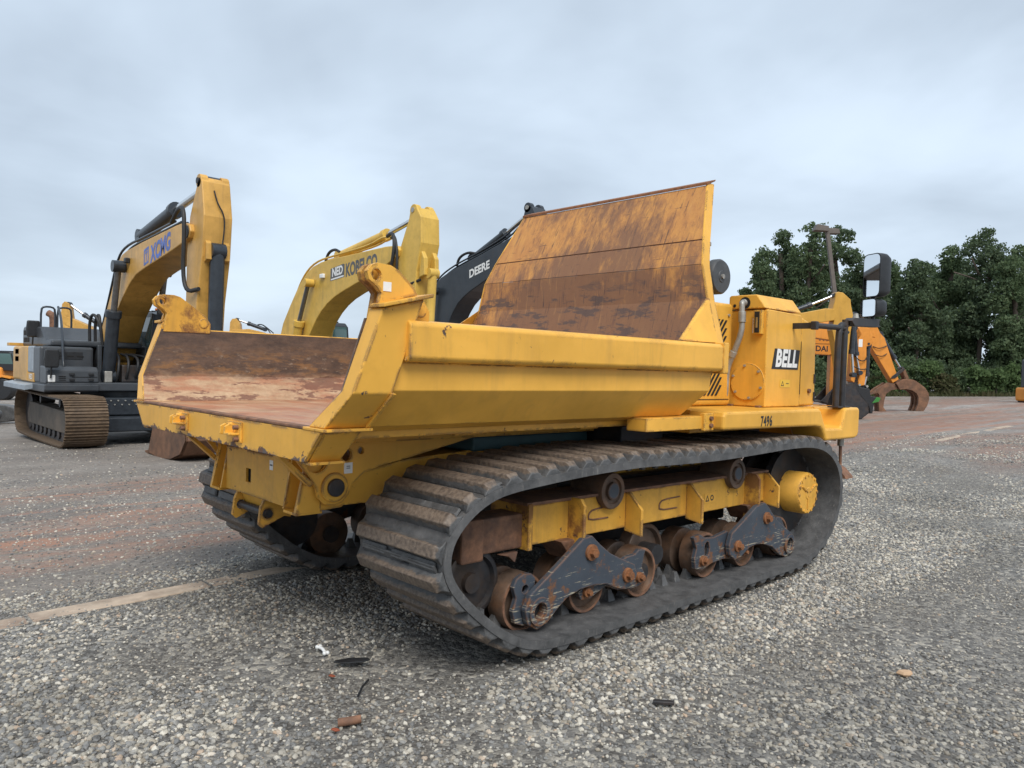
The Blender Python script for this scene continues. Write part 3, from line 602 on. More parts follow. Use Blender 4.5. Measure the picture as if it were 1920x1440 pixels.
# ---- guard rail and mirrors
rl = MB().tube(smoothpath([(4.42, -1.40, 1.335), (4.42, -1.40, 1.7), (4.43, -1.40, 2.0), (4.47, -1.40, 2.06), (4.53, -1.40, 2.06)], 2), 0.027, 10).build("guard_rail", M["dark_steel"], D, smooth=50)
MB().cyl((4.545, -1.40, 1.335), (4.555, -1.40, 2.11), 0.027, n=12).build("rail_post", M["dark_steel"], rl, smooth=40)
MB().cyl((3.98, -1.40, 2.025), (4.53, -1.40, 2.035), 0.024, n=12).build("rail_bar", M["dark_steel"], rl, smooth=40)
MB().box(3.95, 4.0, -1.425, -1.375, 1.99, 2.06).build("rail_clamp", M["dark_steel"], rl, 0.006)
MB().box(3.985, 4.0, -1.40, -1.2, 2.0, 2.05).build("rail_stay", M["dark_steel"], rl)
for x in (4.42, 4.545): MB().box(x - 0.05, x + 0.05, -1.45, -1.35, 1.333, 1.346).build("rail_foot", M["dark_steel"], rl, 0.002)
for z in (2.06, 2.0): MB().cyl((4.5, -1.39, z), (4.6, -1.41, z), 0.014, n=8).build("rail_bolt", M["dark_steel"], rl)
arm = MB().prism([(4.62, 2.055), (5.17, 2.075), (5.17, 2.09), (5.15, 2.09), (5.15, 2.135), (5.17, 2.135), (5.17, 2.15), (4.62, 2.13), (4.55, 2.10)], "y", -1.46, -1.38).build("mirror_arm", M["dark_steel"], D, 0.004)
MB().cyl((4.72, -1.42, 2.13), (4.72, -1.42, 2.175), 0.03, 0.02, 12).build("arm_knob", M["galvanised"], arm)
MB().cyl((5.08, -1.42, 2.12), (5.08, -1.42, 2.6), 0.02, n=10).build("mirror_stalk", M["black_plastic"], arm, smooth=40)
def mirror_unit(cx, cy, z0, z1, w_, dpt, name):
    nx, ny = -0.88, 0.47; L_ = sqrt(nx * nx + ny * ny); nx /= L_; ny /= L_; tx, ty = -ny, nx
    zc = (z0 + z1) / 2; hh = (z1 - z0) / 2
    def ring(sw, sh, d, k=5):
        out = []; rr = 0.05 * sw / w_ * 2
        for qx, qz in ((1, 1), (-1, 1), (-1, -1), (1, -1)):
            a0 = atan2(qz, qx) - pi / 4
            for i in range(k):
                a = a0 + (pi / 2) * i / (k - 1)
                px_ = qx * (sw - rr) + rr * cos(a); pz_ = qz * (sh - rr) + rr * sin(a)
                out.append((cx + tx * px_ + nx * d, cy + ty * px_ + ny * d, zc + pz_))
        return out
    h = MB().loft(ring(w_ / 2, hh, 0.02), ring(w_ / 2, hh, -0.03), ring(w_ / 2 * 0.96, hh * 0.98, -dpt * 0.6), ring(w_ / 2 * 0.75, hh * 0.86, -dpt)).build(name, M["black_plastic"], D, smooth=50)
    MB().sheet(ring(w_ / 2 * 0.93, hh * 0.955, 0.0215)).build("mirror_face", M["mirror"], h)
    return h
mirror_unit(5.02, -1.44, 2.345, 2.745, 0.22, 0.12, "wing_mirror")
mirror_unit(5.0, -1.43, 2.165, 2.325, 0.22, 0.11, "wide_angle_mirror")

# ---- tracks
PATH = [(0.45, .99), (0.8, 1.02), (1.2, 1.045), (1.6, 1.055), (2.0, 1.045), (2.5, 1.04), (3.0, 1.055), (3.5, 1.072), (3.86, 1.068), (4.12, 1.02), (4.30, .93), (4.41, .81), (4.46, .68), (4.45, .52),
        (4.36, .35), (4.21, .22), (4.03, .12), (3.84, .07), (3.65, .055), (3.3, .05), (2.5, .05), (1.5, .05), (1.0, .05), (.8, .06), (.62, .10), (.44, .20), (.29, .32), (.17, .43), (.09, .53), (.06, .62), (.07, .71), (.11, .79), (.19, .87), (.30, .94)]
pp = smoothpath([(a, 0, b) for a, b in PATH], 3, True)
acc = [0.0]
for i in range(len(pp)): acc.append(acc[-1] + (pp[(i + 1) % len(pp)] - pp[i]).length)
PER = acc[-1]
def at_len(sv):
    sv %= PER; lo = 0
    import bisect
    i = min(bisect.bisect_right(acc, sv) - 1, len(pp) - 1)
    t = (sv - acc[i]) / max(1e-9, acc[i + 1] - acc[i])
    return pp[i].lerp(pp[(i + 1) % len(pp)], t)
def frame_at(sv):
    P = at_len(sv); T = (at_len(sv + 0.04) - at_len(sv - 0.04)).normalized()
    Nn = Vector((-T.z, 0, T.x))          # outward for a clockwise loop (top runs +x)
    return P, T, Nn
HW = 0.378
cl = MB()
stn = [(-HW + 0.003, 0.070, 0.024, 0.030), (-HW + 0.030, 0.052, 0.034, 0.056), (0.0, 0.048, 0.033, 0.058), (HW - 0.030, 0.052, 0.034, 0.056), (HW - 0.003, 0.070, 0.024, 0.030)]
cl.loft(*[[(-b, y, -0.004), (-t, y, h), (t, y, h), (b, y, -0.004)] for y, b, t, h in stn])
for (a, b) in ((-0.335, -0.10), (-0.055, 0.33)):
    cl.loft([(0.05, a, -0.004), (0.05, a + .01, 0.010), (0.098, a + .01, 0.010), (0.098, a, -0.004)], [(0.05, b, -0.004), (0.05, b - .01, 0.010), (0.098, b - .01, 0.010), (0.098, b, -0.004)])
NCL = int(round(PER / 0.147))
cleat_mesh = None
for s in (-1, 1):
    yc = -1.098 if s < 0 else 1.15
    b = MB(); ns = 220; loops = []
    for i in range(ns):
        P, T, Nn = frame_at(PER * i / ns)
        inn = P - Nn * 0.046
        loops.append([(P.x, yc - HW, P.z), (P.x, yc + HW, P.z), (inn.x, yc + HW, inn.z), (inn.x, yc - HW, inn.z)])
    vs_ = [q for l in loops for q in l]; fs_ = []
    for i in range(ns):
        j = (i + 1) % ns
        for k in range(4): fs_.append((i * 4 + k, i * 4 + (k + 1) % 4, j * 4 + (k + 1) % 4, j * 4 + k))
    b.add(vs_, fs_)
    tr = b.build("rubber_track", M["rubber"], D, smooth=50)
    gl = MB()
    for i in range(NCL):
        P, T, Nn = frame_at(PER * (i + 0.5) / NCL)
        mt = Matrix((T, Vector((0, 1, 0)) if True else 0, Nn)).transposed().to_4x4(); mt.translation = Vector((P.x, yc, P.z))
        if cleat_mesh is None:
            o = cl.build("cleat", M["cleat"], tr, 0.005, 2, smooth=30); cleat_mesh = o
        else:
            o = linkcopy(cleat_mesh, tr)
        o.matrix_basis = mt
        if s > 0 or i % 2: mt = mt @ Matrix.Rotation(pi, 4, "Z")
        o.matrix_basis = mt @ Matrix.Rotation(rnd.uniform(-.012, .012), 4, "Z") @ Matrix.Diagonal((rnd.uniform(.93, 1.07), rnd.uniform(.985, 1.003), rnd.uniform(.86, 1.06), 1))
        for dy in (-0.075, 0.075):   # guide lugs on the inside
            q0 = P - Nn * 0.045; q1 = P - Nn * 0.115
            gl.loft([tuple(q0 + T * a + Vector((0, yc + dy + c, 0))) for a, c in ((-.035, -.03), (.035, -.03), (.035, .03), (-.035, .03))],
                    [tuple(q1 + T * a + Vector((0, yc + dy + c, 0))) for a, c in ((-.016, -.008), (.016, -.008), (.016, .016), (-.016, .016))])
    g_ = gl.build("guide_lugs", M["rubber"], tr); g_["kind"] = "stuff"

    # track frame
    Y = lambda v: s * v
    def ybox(x0, x1, v0, v1, z0, z1): return MB().box(x0, x1, min(Y(v0), Y(v1)), max(Y(v0), Y(v1)), z0, z1)
    tf = ybox(0.90, 3.62, 0.92, 1.20, 0.565, 0.802).build("track_frame", M["yellow_worn"], D, 0.006)
    ybox(0.86, 3.62, 0.90, 1.225, 0.803, 0.822).build("frame_top_plate", M["rust"], tf, 0.003)
    ybox(0.45, 0.92, 0.98, 1.18, 0.555, 0.755).build("idler_yoke", M["rust"], tf, 0.012)
    ybox(0.40, 0.56, 0.94, 1.2, 0.525, 0.76).build("yoke_head", M["rust"], tf, 0.012)
    MB().prism([(0.66, 0.55), (0.80, 0.55), (0.78, 0.49), (0.73, 0.53)], "y", Y(1.19), Y(1.22)).build("yoke_lug", M["rust"], tf, 0.003)
    ybox(0.865, 0.90, 0.90, 1.235, 0.545, 0.815).build("frame_end_plate", M["yellow_rust"], tf, 0.003)
    for (x, rr) in ((1.245, 1), (1.80, 0), (2.50, 0), (3.30, 1), (3.60, 0)):
        pf = [(Y(1.195), 0.80), (Y(1.235), 0.80), (Y(1.335), 0.70), (Y(1.335), 0.525), (Y(1.195), 0.545)] if not rr else [(Y(1.195), 0.82), (Y(1.30), 0.82), (Y(1.33), 0.78), (Y(1.33), 0.56), (Y(1.195), 0.45)]
        MB().prism(pf, "x", x - 0.012, x + 0.012).build("frame_gusset", M["yellow_worn"] if not rr else M["yellow_rust"], tf, 0.003)
    for (x0, x1, z0, z1) in ((1.42, 1.64, 0.655, 0.725), (2.16, 2.40, 0.64, 0.715)):
        hnd = MB().tube(smoothpath([(x1, Y(1.203), z1), (x0 + .04, Y(1.203), z1 - .005), (x0, Y(1.203), z1 - .03), (x0, Y(1.203), z0), (x1 - 0.03, Y(1.203), z0 - .002)], 1), 0.0055, 6).build("weld_trace", M["rust"], tf)
    MB().box(2.72, 2.86, min(Y(1.2012), Y(1.203)), max(Y(1.2012), Y(1.203)), 0.63, 0.70).build("warning_sticker", M["yellow_clean"], tf)
    if s < 0:
        MB().prism([(2.735, 0.642), (2.785, 0.642), (2.76, 0.69)], "y", -1.2042, -1.2034, [[(2.747, 0.65), (2.773, 0.65), (2.76, 0.678)]]).build("sticker_print", M["black_ink"], tf)
        MB().prism(circ(2.822, 0.665, 0.022, 12), "y", -1.2042, -1.2034, [circ(2.822, 0.665, 0.013, 10)]).build("sticker_print", M["black_ink"], tf)
    for x in (1.245, 3.36):      # pivot brackets down to the bogies
        MB().prism([(x - 0.13, 0.57), (x + 0.16, 0.57), (x + 0.10, 0.44), (x - 0.02, 0.44)], "y", Y(1.05), Y(1.26)).build("bogie_bracket", M["rust"], tf, 0.006)
    # rollers
    def wheel(x, z, r_, v0, v1, name="track_roller", dish=0.03):
        a, b_ = (x, Y(v0), z), (x, Y(v1), z)
        L_ = abs(v1 - v0)
        return MB().lathe(a, b_, [(0, r_ * 0.35), (0, r_ * 0.93), (0.04, r_), (0.94, r_), (1.0, r_ * 0.97), (1.0, r_ * 0.86), (1 - dish / L_, r_ * 0.8), (1 - dish / L_, r_ * 0.32)], 36).build(name, M["rust_roller"], D, smooth=40)
    for x, z in ((0.82, 0.262), (1.36, 0.262), (1.90, 0.262), (2.68, 0.262), (3.21, 0.262), (3.75, 0.262)):
        wo = wheel(x, z, 0.166, 1.13, 1.255)
        MB().lathe((x, Y(0.94), z), (x, Y(1.06), z), [(0, 0.06), (0, 0.155), (0.04, 0.166), (0.96, 0.166), (1, 0.155), (1, 0.06)], 36).build("inner_wheel", M["rust_roller"], wo, smooth=40)
        MB().cyl((x, Y(0.90), z), (x, Y(1.275), z), 0.062, n=20).build("roller_hub", M["dark_steel"], wo, smooth=40)
        MB().prism(circ(x, z, 0.1625, 36), "y", Y(1.2545), Y(1.2575), [circ(x, z, 0.147, 36)]).build("lit_worn_rim", M["rust"], wo)  # lighter ring: worn rim, with its lit edge put into the colour
    for x in (2.16,):
        wo = wheel(x, 0.33, 0.2, 1.0, 1.10)
        MB().cyl((x, Y(0.9), 0.33), (x, Y(1.2), 0.33), 0.07, n=20).build("roller_hub", M["dark_steel"], wo, smooth=40)
    for x in (1.6, 3.1):
        cr = MB().lathe((x, Y(0.98), 0.83), (x, Y(1.25), 0.83), [(0, 0.05), (0, 0.11), (0.97, 0.118), (1.0, 0.113), (1.0, 0.085), (0.95, 0.08), (0.95, 0.058), (1.02, 0.055), (1.02, 0.0)], 32).build("carrier_roller", M["rust_roller"], D, smooth=40)
        MB().cyl((x, Y(1.24), 0.83), (x, Y(1.258), 0.83), 0.052, n=20).build("roller_cap", M["bogie"], cr, 0.004, smooth=40)
        ybox(x - 0.05, x + 0.05, 0.92, 1.02, 0.75, 0.86).build("carrier_bracket", M["dark_steel"], cr)
    idl = MB().lathe((0.52, Y(0.93), 0.40), (0.52, Y(1.16), 0.40), [(0, 0.08), (0, 0.19), (0.3, 0.19), (0.32, 0.09), (0.68, 0.09), (0.7, 0.19), (0.97, 0.19), (1, 0.18), (1, 0.16), (0.88, 0.15), (0.88, 0.06), (1.0, 0.055), (1.0, 0.0)], 44).build("idler_wheel", M["dark_steel"], D, smooth=40)
    # drive sprocket and final drive
    sp = MB().lathe((4.02, Y(0.9), 0.61), (4.02, Y(1.2), 0.61), [(0, 0.1), (0, 0.36), (0.2, 0.36), (0.25, 0.27), (0.75, 0.27), (0.8, 0.36), (1, 0.36), (1, 0.1)], 40).build("drive_sprocket", M["dark_steel"], D, smooth=40)
    fd = MB().lathe((4.02, Y(0.75), 0.612), (4.02, Y(1.375), 0.612), [(0, 0.2), (0.1, 0.2), (0.12, 0.172), (0.97, 0.176), (1.0, 0.166), (1.0, 0.05), (1.008, 0.048), (1.008, 0.0)], 40).build("final_drive", M["yellow_worn"], D, 0.004, smooth=40)
    for k in range(16):
        a = 2 * pi * k / 16
        MB().cyl((4.02 + 0.155 * cos(a), Y(1.36), 0.612 + 0.155 * sin(a)), (4.02 + 0.155 * cos(a), Y(1.382), 0.612 + 0.155 * sin(a)), 0.013, n=8).build("drive_bolt", M["yellow_worn"], fd)
    for k in range(3):
        a = 0.5 + 2 * pi * k / 3
        MB().cyl((4.02 + 0.02 * cos(a), Y(1.378), 0.612 + 0.02 * sin(a)), (4.02 + 0.13 * cos(a), Y(1.378), 0.612 + 0.13 * sin(a)), 0.009, n=6).build("drive_rib", M["yellow_worn"], fd)
    # bogies
    B1 = [(1.30, .60), (1.22, .59), (1.0, .455), (.79, .33), (.752, .25), (.775, .165), (.85, .12), (.93, .145), (1.02, .215), (1.10, .262), (1.21, .288), (1.33, .292), (1.45, .278), (1.55, .235), (1.63, .215), (1.71, .225), (1.755, .29), (1.725, .36), (1.58, .42), (1.48, .465), (1.38, .535)]
    B2 = [(3.37, .59), (3.24, .58), (3.05, .485), (2.89, .41), (2.855, .32), (2.87, .25), (2.94, .205), (3.03, .215), (3.15, .268), (3.25, .278), (3.35, .268), (3.5, .225), (3.62, .145), (3.74, .105), (3.83, .14), (3.87, .21), (3.84, .28), (3.70, .36), (3.57, .43), (3.47, .51), (3.43, .55)]
    def bogie(poly, eye, bolts, sub, subholes, nm="bogie_arm"):
        bo = MB().prism(poly, "y", Y(1.305), Y(1.345), [circ(eye[0], eye[1], 0.047, 18)]).build(nm, M["bogie"], D, 0.006)
        MB().prism(circ(eye[0], eye[1], 0.082, 28), "y", Y(1.22), Y(1.362), [circ(eye[0], eye[1], 0.050, 20)]).build("eye_bush", M["bogie"], bo, 0.005)
        MB().cyl((eye[0], Y(1.23), eye[1]), (eye[0], Y(1.30), eye[1]), 0.049, n=18).build("eye_plug", M["dark_steel"], bo)
        for (x, z, rr) in bolts:
            MB().cyl((x, Y(1.33), z), (x, Y(1.362), z), rr, n=20).build("washer", M["rust_orange"], bo, 0.003, smooth=40)
            MB().cyl((x, Y(1.36), z), (x, Y(1.392), z), rr * 0.58, n=6).build("hex_bolt", M["rust_orange"], bo, 0.002)
        for poly2, hol, blt in sub:
            MB().prism(poly2, "y", Y(1.262), Y(1.296), hol).build("sub_bogie_plate", M["bogie"], bo, 0.005)
            for (x, z, rr) in blt:
                MB().cyl((x, Y(1.29), z), (x, Y(1.32), z), rr, n=18).build("washer", M["rust_orange"], bo, 0.003, smooth=40)
                MB().cyl((x, Y(1.315), z), (x, Y(1.345), z), rr * 0.58, n=6).build("hex_bolt", M["rust_orange"], bo, 0.002)
        return bo
    subA = ([(.70, .375), (.725, .42), (.78, .44), (.84, .435), (.875, .40), (.865, .33), (.93, .25), (.90, .17), (.80, .14), (.72, .17), (.70, .24), (.725, .31)], [circ(0.795, 0.352, 0.024, 12)], [])
    subB = ([(1.24, .25), (1.27, .20), (1.35, .195), (1.50, .245), (1.62, .20), (1.76, .185), (1.88, .19), (1.905, .25), (1.865, .31), (1.885, .385), (1.90, .42), (1.83, .432), (1.79, .405), (1.70, .40), (1.5, .34), (1.32, .30)], None, [(1.83, .25, .034), (1.31, .245, .03)])
    bogie(B1, (0.858, 0.228), [(1.29, .50, .05), (1.645, .305, .046)], [subA, subB], None)
    subC = ([(2.455, .425), (2.55, .435), (2.60, .405), (2.72, .395), (2.90, .42), (3.0, .36), (3.14, .27), (3.16, .20), (3.05, .19), (2.85, .215), (2.7, .205), (2.58, .175), (2.49, .195), (2.475, .27), (2.50, .34)],
            [[(2.61, .275), (2.635, .262), (2.66, .275), (2.668, .32), (2.655, .365), (2.63, .375), (2.61, .36), (2.602, .32)]], [(2.575, .245, .036), (3.13, .232, .028)])
    subD = ([(3.60, .40), (3.66, .44), (3.72, .43), (3.80, .33), (3.86, .28), (3.88, .2), (3.8, .16), (3.66, .2)], None, [])
    bogie(B2, (3.765, 0.215), [(3.385, .47, .048), (2.965, .305, .044)], [subC, subD], None)
# ================================================================ parked excavators
M["x_yellow"] = paint("ochre_excavator_paint", (0.56, 0.31, 0.07), 0.38, chips=0.12, dirt=0.55, dirtcol=(0.2, 0.12, 0.05), fade=0.2)
M["x_grey"] = paint("charcoal_excavator_paint", (0.05, 0.056, 0.064), 0.36, chips=0.05, dirt=0.3, dirtcol=(0.10, 0.09, 0.08))
M["x_lgrey"] = paint("silver_grey_paint", (0.28, 0.32, 0.36), 0.4, chips=0.1, dirt=0.3)
M["k_yellow"] = paint("pale_yellow_excavator_paint", (0.64, 0.405, 0.075), 0.42, chips=0.1, dirt=0.45, dirtcol=(0.22, 0.16, 0.07), fade=0.15)
M["d_black"] = paint("blue_black_excavator_paint", (0.028, 0.034, 0.042), 0.32, chips=0.0, dirt=0.12)
M["h_orange"] = paint("orange_excavator_paint", (0.68, 0.26, 0.035), 0.4, chips=0.05, dirt=0.3)
M["o_yellow"] = paint("mustard_excavator_paint", (0.55, 0.30, 0.045), 0.42, chips=0.05, dirt=0.35)
M["cyl_dark"] = simple("dark_cylinder_paint", (0.028, 0.034, 0.042), 0.35, 0.1, 0.3, 8, 0.05)
M["track_steel"] = simple("dusty_track_steel", (0.155, 0.105, 0.065), 0.7, 0.2, 0.45, 7, 0.25, (0.075, 0.055, 0.04), 0.7)
M["bucket_steel"] = simple("rusty_bucket_steel", (0.19, 0.095, 0.052), 0.7, 0.1, 0.45, 5, 0.3, (0.08, 0.05, 0.035), 0.7)
M["blue_ink"] = simple("blue_decal", (0.07, 0.14, 0.46), 0.5, 0, 0.3, 5, 0.0, (0.30, 0.25, 0.2), 0.45)
M["grey_ink"] = simple("grey_decal", (0.10, 0.10, 0.10), 0.5, 0, 0.3, 5, 0.0, (0.3, 0.23, 0.1), 0.4)
M["amber"] = simple("amber_lens", (0.75, 0.2, 0.02), 0.3, 0, 0.05, 30, 0.0)
M["green"] = simple("green_paint", (0.04, 0.2, 0.035), 0.4, 0, 0.1, 30, 0.0)
M["cab_glass"], _nt, _p = newmat("tinted_glass"); setp(_nt, _p, col=(0.07, 0.13, 0.125), rough=0.05, spec=0.9)

M["rod_dark"] = simple("weathered_rod", (0.16, 0.155, 0.15), 0.4, 0.7, 0.2, 10, 0.05)
def cylinder(par, name, a, b, c, rt_, rr, mt, y=0.0, z0=0.0):
    A, B, Cc = [Vector((q[0], y, q[1] - z0)) for q in (a, b, c)]
    t = MB().cyl(A, B, rt_, n=16).build(name, mt, par, smooth=40)
    MB().cyl(B - (B - A).normalized() * 0.12, B + (B - A).normalized() * 0.04, rt_ * 1.22, n=16).build("gland", mt, t, 0.006, smooth=40)
    MB().cyl(B, Cc, rr, n=12).build("piston_rod", M["rod_dark"] if name == "boom_cylinder" else M["chrome"], t, smooth=40)
    MB().cyl(Cc + Vector((0, -0.13, 0)), Cc + Vector((0, 0.13, 0)), rr * 1.9, n=12).build("rod_eye", mt, t, smooth=40)
    MB().cyl(A + Vector((0, -0.13, 0)), A + Vector((0, 0.13, 0)), rt_ * 1.1, n=12).build("base_eye", mt, t, smooth=40)
    return t

M["dusty_frame"] = simple("dusty_track_frame", (0.085, 0.07, 0.055), 0.7, 0.1, 0.4, 5, 0.15, (0.15, 0.115, 0.085), 0.8)
def crawler(root, z0, x0, x1, yo, yi, hgt, shoes=True, shoe_mat=None, frame_mat=None):
    """steel track from x0 (rear) to x1 (front); yo/yi = outer and inner edge (signed)"""
    shoe_mat = shoe_mat or M["track_steel"]; frame_mat = frame_mat or M["dusty_frame"]
    yc = (yo + yi) / 2; hw = abs(yo - yi) / 2; R_ = hgt / 2
    pts = [(x0 + R_ * 0.9, hgt), ((x0 + x1) / 2, hgt * 0.955), (x1 - R_ * 0.9, hgt * 0.98)]
    for k in range(1, 8):
        a = pi / 2 - pi * k / 8; pts.append((x1 - R_ * 0.9 + R_ * 0.9 * cos(a), R_ + R_ * sin(a) * 0.98))
    pts += [(x1 - R_ * 1.25, 0.0), (x0 + R_ * 1.25, 0.0)]
    for k in range(1, 8):
        a = -pi / 2 - pi * k / 8; pts.append((x0 + R_ * 0.9 + R_ * 0.9 * cos(a), R_ + R_ * sin(a)))
    P_ = smoothpath([(a, 0, b) for a, b in pts], 2, True)
    ac = [0.0]
    for i in range(len(P_)): ac.append(ac[-1] + (P_[(i + 1) % len(P_)] - P_[i]).length)
    tot = ac[-1]; n = int(tot / 0.205)
    import bisect
    def at(sv):
        sv %= tot; i = min(bisect.bisect_right(ac, sv) - 1, len(P_) - 1)
        return P_[i].lerp(P_[(i + 1) % len(P_)], (sv - ac[i]) / max(1e-9, ac[i + 1] - ac[i]))
    tk = MB(); ns = 90; loops = []
    for i in range(ns):
        q = at(tot * i / ns); t = (at(tot * i / ns + .05) - at(tot * i / ns - .05)).normalized(); nn = Vector((-t.z, 0, t.x))
        a = q - nn * 0.03; b = q - nn * 0.12
        loops.append([(a.x, yc - 0.14, a.z), (a.x, yc + 0.14, a.z), (b.x, yc + 0.14, b.z), (b.x, yc - 0.14, b.z)])
    vs_ = [q for l in loops for q in l]; fs_ = [(i * 4 + k, i * 4 + (k + 1) % 4, ((i + 1) % ns) * 4 + (k + 1) % 4, ((i + 1) % ns) * 4 + k) for i in range(ns) for k in range(4)]
    tr = tk.add(vs_, fs_).build("track_chain", M["dark_steel"], root, smooth=50)
    pit = tot / n; first = None
    sh = MB().loft([(-pit * .47, -hw, -0.035), (pit * .5, -hw, -0.035), (pit * .5, -hw, -0.018), (-pit * .47, -hw, -0.012)], [(-pit * .47, hw, -0.035), (pit * .5, hw, -0.035), (pit * .5, hw, -0.018), (-pit * .47, hw, -0.012)])
    for d in (-0.075, 0.0, 0.07):
        sh.loft([(d - .012, -hw, -0.02), (d + .012, -hw, -0.02), (d + .007, -hw, 0.012), (d - .007, -hw, 0.012)], [(d - .012, hw, -0.02), (d + .012, hw, -0.02), (d + .007, hw, 0.012), (d - .007, hw, 0.012)])
    for i in range(n):
        sv = tot * i / n; q = at(sv); t = (at(sv + .08) - at(sv - .08)).normalized(); nn = Vector((-t.z, 0, t.x))
        mt = Matrix((t, Vector((0, 1, 0)), nn)).transposed().to_4x4(); mt.translation = Vector((q.x, yc, q.z))
        o = sh.build("track_shoe", shoe_mat, tr) if first is None else linkcopy(first, tr)
        first = first or o; o.matrix_basis = mt
    fr = MB().prism([(x0 + 0.6, 0.25), (x1 - 0.6, 0.25), (x1 - 0.45, 0.45), (x1 - 0.7, 0.72), (x0 + 0.7, 0.78), (x0 + 0.45, 0.5)], "y", yc - 0.2, yc + 0.2).build("track_frame", frame_mat, root, 0.02)
    for xx in (x0 + R_ * 0.95, x1 - R_ * 0.95):
        MB().lathe((xx, yc - 0.17, R_), (xx, yc + 0.17, R_), [(0, 0.15), (0, R_ * 0.8), (0.3, R_ * 0.8), (0.35, R_ * .6), (.65, R_ * .6), (.7, R_ * 0.8), (1, R_ * 0.8), (1, 0.15)], 24).build("end_wheel", M["dark_steel"], fr, smooth=40)
    k = 0
    xx = x0 + 0.95
    while xx < x1 - 0.9:
        MB().cyl((xx, yc - 0.17, 0.19), (xx, yc + 0.17, 0.19), 0.115, n=14).build("lower_roller", M["dark_steel"], fr, smooth=40); xx += 0.42
    for xx in (x0 + 1.6, x1 - 1.7):
        MB().cyl((xx, yc - 0.15, hgt - 0.22), (xx, yc + 0.15, hgt - 0.22), 0.09, n=12).build("top_roller", M["dark_steel"], fr, smooth=40)
    return tr

def boxpart(root, name, mat, x0, x1, y0, y1, z0, z1, bev=0.02): return MB().box(x0, x1, y0, y1, z0, z1).build(name, mat, root, bev)
def simple_cab(root, mat, x0, x1, y0, y1, z0, z1, sunroof=True):
    c = MB().prism([(x0, z0), (x1, z0), (x1, z0 + (z1 - z0) * 0.38), (x1 - 0.16, z1 - 0.12), (x1 - 0.32, z1), (x0 + 0.08, z1), (x0, z1 - 0.1)], "y", y0, y1).build("cab", mat, root, 0.04, 3)
    zs, zt = z0 + (z1 - z0) * 0.36, z1 - 0.13
    MB().prism([(x0 + 0.12, zs), (x1 - 0.06, zs), (x1 - 0.22, zt), (x0 + 0.12, zt)], "y", y0 - 0.004, y0 + 0.01).build("side_window", M["cab_glass"], c)
    MB().prism([(x0 + 0.12, zs), (x1 - 0.06, zs), (x1 - 0.22, zt), (x0 + 0.12, zt)], "y", y1 - 0.01, y1 + 0.004).build("side_window", M["cab_glass"], c)
    MB().loft([(x1 + 0.006, y0 + .08, zs - 0.25), (x1 + 0.006, y1 - .08, zs - 0.25), (x1 - 0.01, y1 - .08, zs - 0.25), (x1 - 0.01, y0 + .08, zs - 0.25)],
              [(x1 + 0.004, y0 + .08, zs + .04), (x1 + 0.004, y1 - .08, zs + .04), (x1 - 0.012, y1 - .08, zs + .04), (x1 - 0.012, y0 + .08, zs + .04)],
              [(x1 - 0.15, y0 + .08, zt), (x1 - 0.15, y1 - .08, zt), (x1 - 0.17, y1 - .08, zt), (x1 - 0.17, y0 + .08, zt)]).build("windscreen", M["cab_glass"], c)
    for k in range(4):
        MB().box(x0 + 0.2 + 0.3 * k, x0 + 0.25 + 0.3 * k, y0 + 0.1, y1 - 0.1, z1, z1 + 0.05).build("roof_guard_bar", M["black_plastic"], c)
    return c
def boom_part(root, poly, hw, mat, z0, name="boom", bev=0.02):
    return MB().prism([(a, b - z0) for a, b in poly], "y", -hw, hw).build(name, mat, root, bev)
def bucket(root, poly, hw, z0, mat, teeth_at, tdir, lip=0.02):
    """open bucket: bent back sheet and two side plates; poly = side outline, first point = tooth lip, last = upper lip"""
    pl = [(a, b - z0) for a, b in poly]
    n = len(pl); inner = []
    cx = sum(a for a, b in pl) / n; cz = sum(b for a, b in pl) / n
    m_ = MB()
    th = 0.04
    outl = [Vector((a, b)) for a, b in pl]; inn = [q + (Vector((cx, cz)) - q).normalized() * th for q in outl]
    loop = [(q.x, q.y) for q in outl] + [(q.x, q.y) for q in reversed(inn)]
    m_.prism(loop, "y", -hw, hw)
    b = m_.build("bucket", mat, root, 0.008)
    for s in (-1, 1): MB().prism(pl, "y", s * hw, s * (hw - 0.05)).build("bucket_side", mat, b, 0.008)
    for k in range(5):
        y = -hw + 0.08 + (2 * hw - 0.16) * k / 4
        a = Vector((teeth_at[0], teeth_at[1] - z0)); t = Vector(tdir).normalized(); nn = Vector((-t.y, t.x))
        q = [a - nn * 0.06, a + nn * 0.06, a + t * 0.28 + nn * 0.015, a + t * 0.28 - nn * 0.015]
        MB().prism([(v.x, v.y) for v in q], "y", y - 0.06, y + 0.06).build("tooth", mat, b, 0.008)
    return b

# ---------------------------------------------------------------- ochre excavator behind the tail
X0 = -0.34
X = empty("crawler_excavator", (3.45, 15.0, X0), -pi / 2)
tag(X, "ochre and charcoal crawler excavator with blue boom lettering behind the dumper's tail", "excavator", "excavators parked in a row")
for s in (-1, 1):
    crawler(X, 0, -3.25, 1.92, s * 1.76, s * 0.95, 1.09)
cb = boxpart(X, "carbody", M["cyl_dark"], -1.9, 0.55, -1.0, 1.0, 0.42, 0.82, 0.03)
boxpart(X, "cross_beam", M["cyl_dark"], 0.3, 0.75, -1.05, 1.05, 0.62, 1.0, 0.02)
boxpart(X, "belly_plate", M["cyl_dark"], 0.1, 1.2, -0.95, 0.95, 0.28, 0.6, 0.03)
sb = MB().cyl((-0.75, 0, 0.8), (-0.75, 0, 1.12), 0.85, n=40).build("slew_ring", M["cyl_dark"], X, smooth=40)
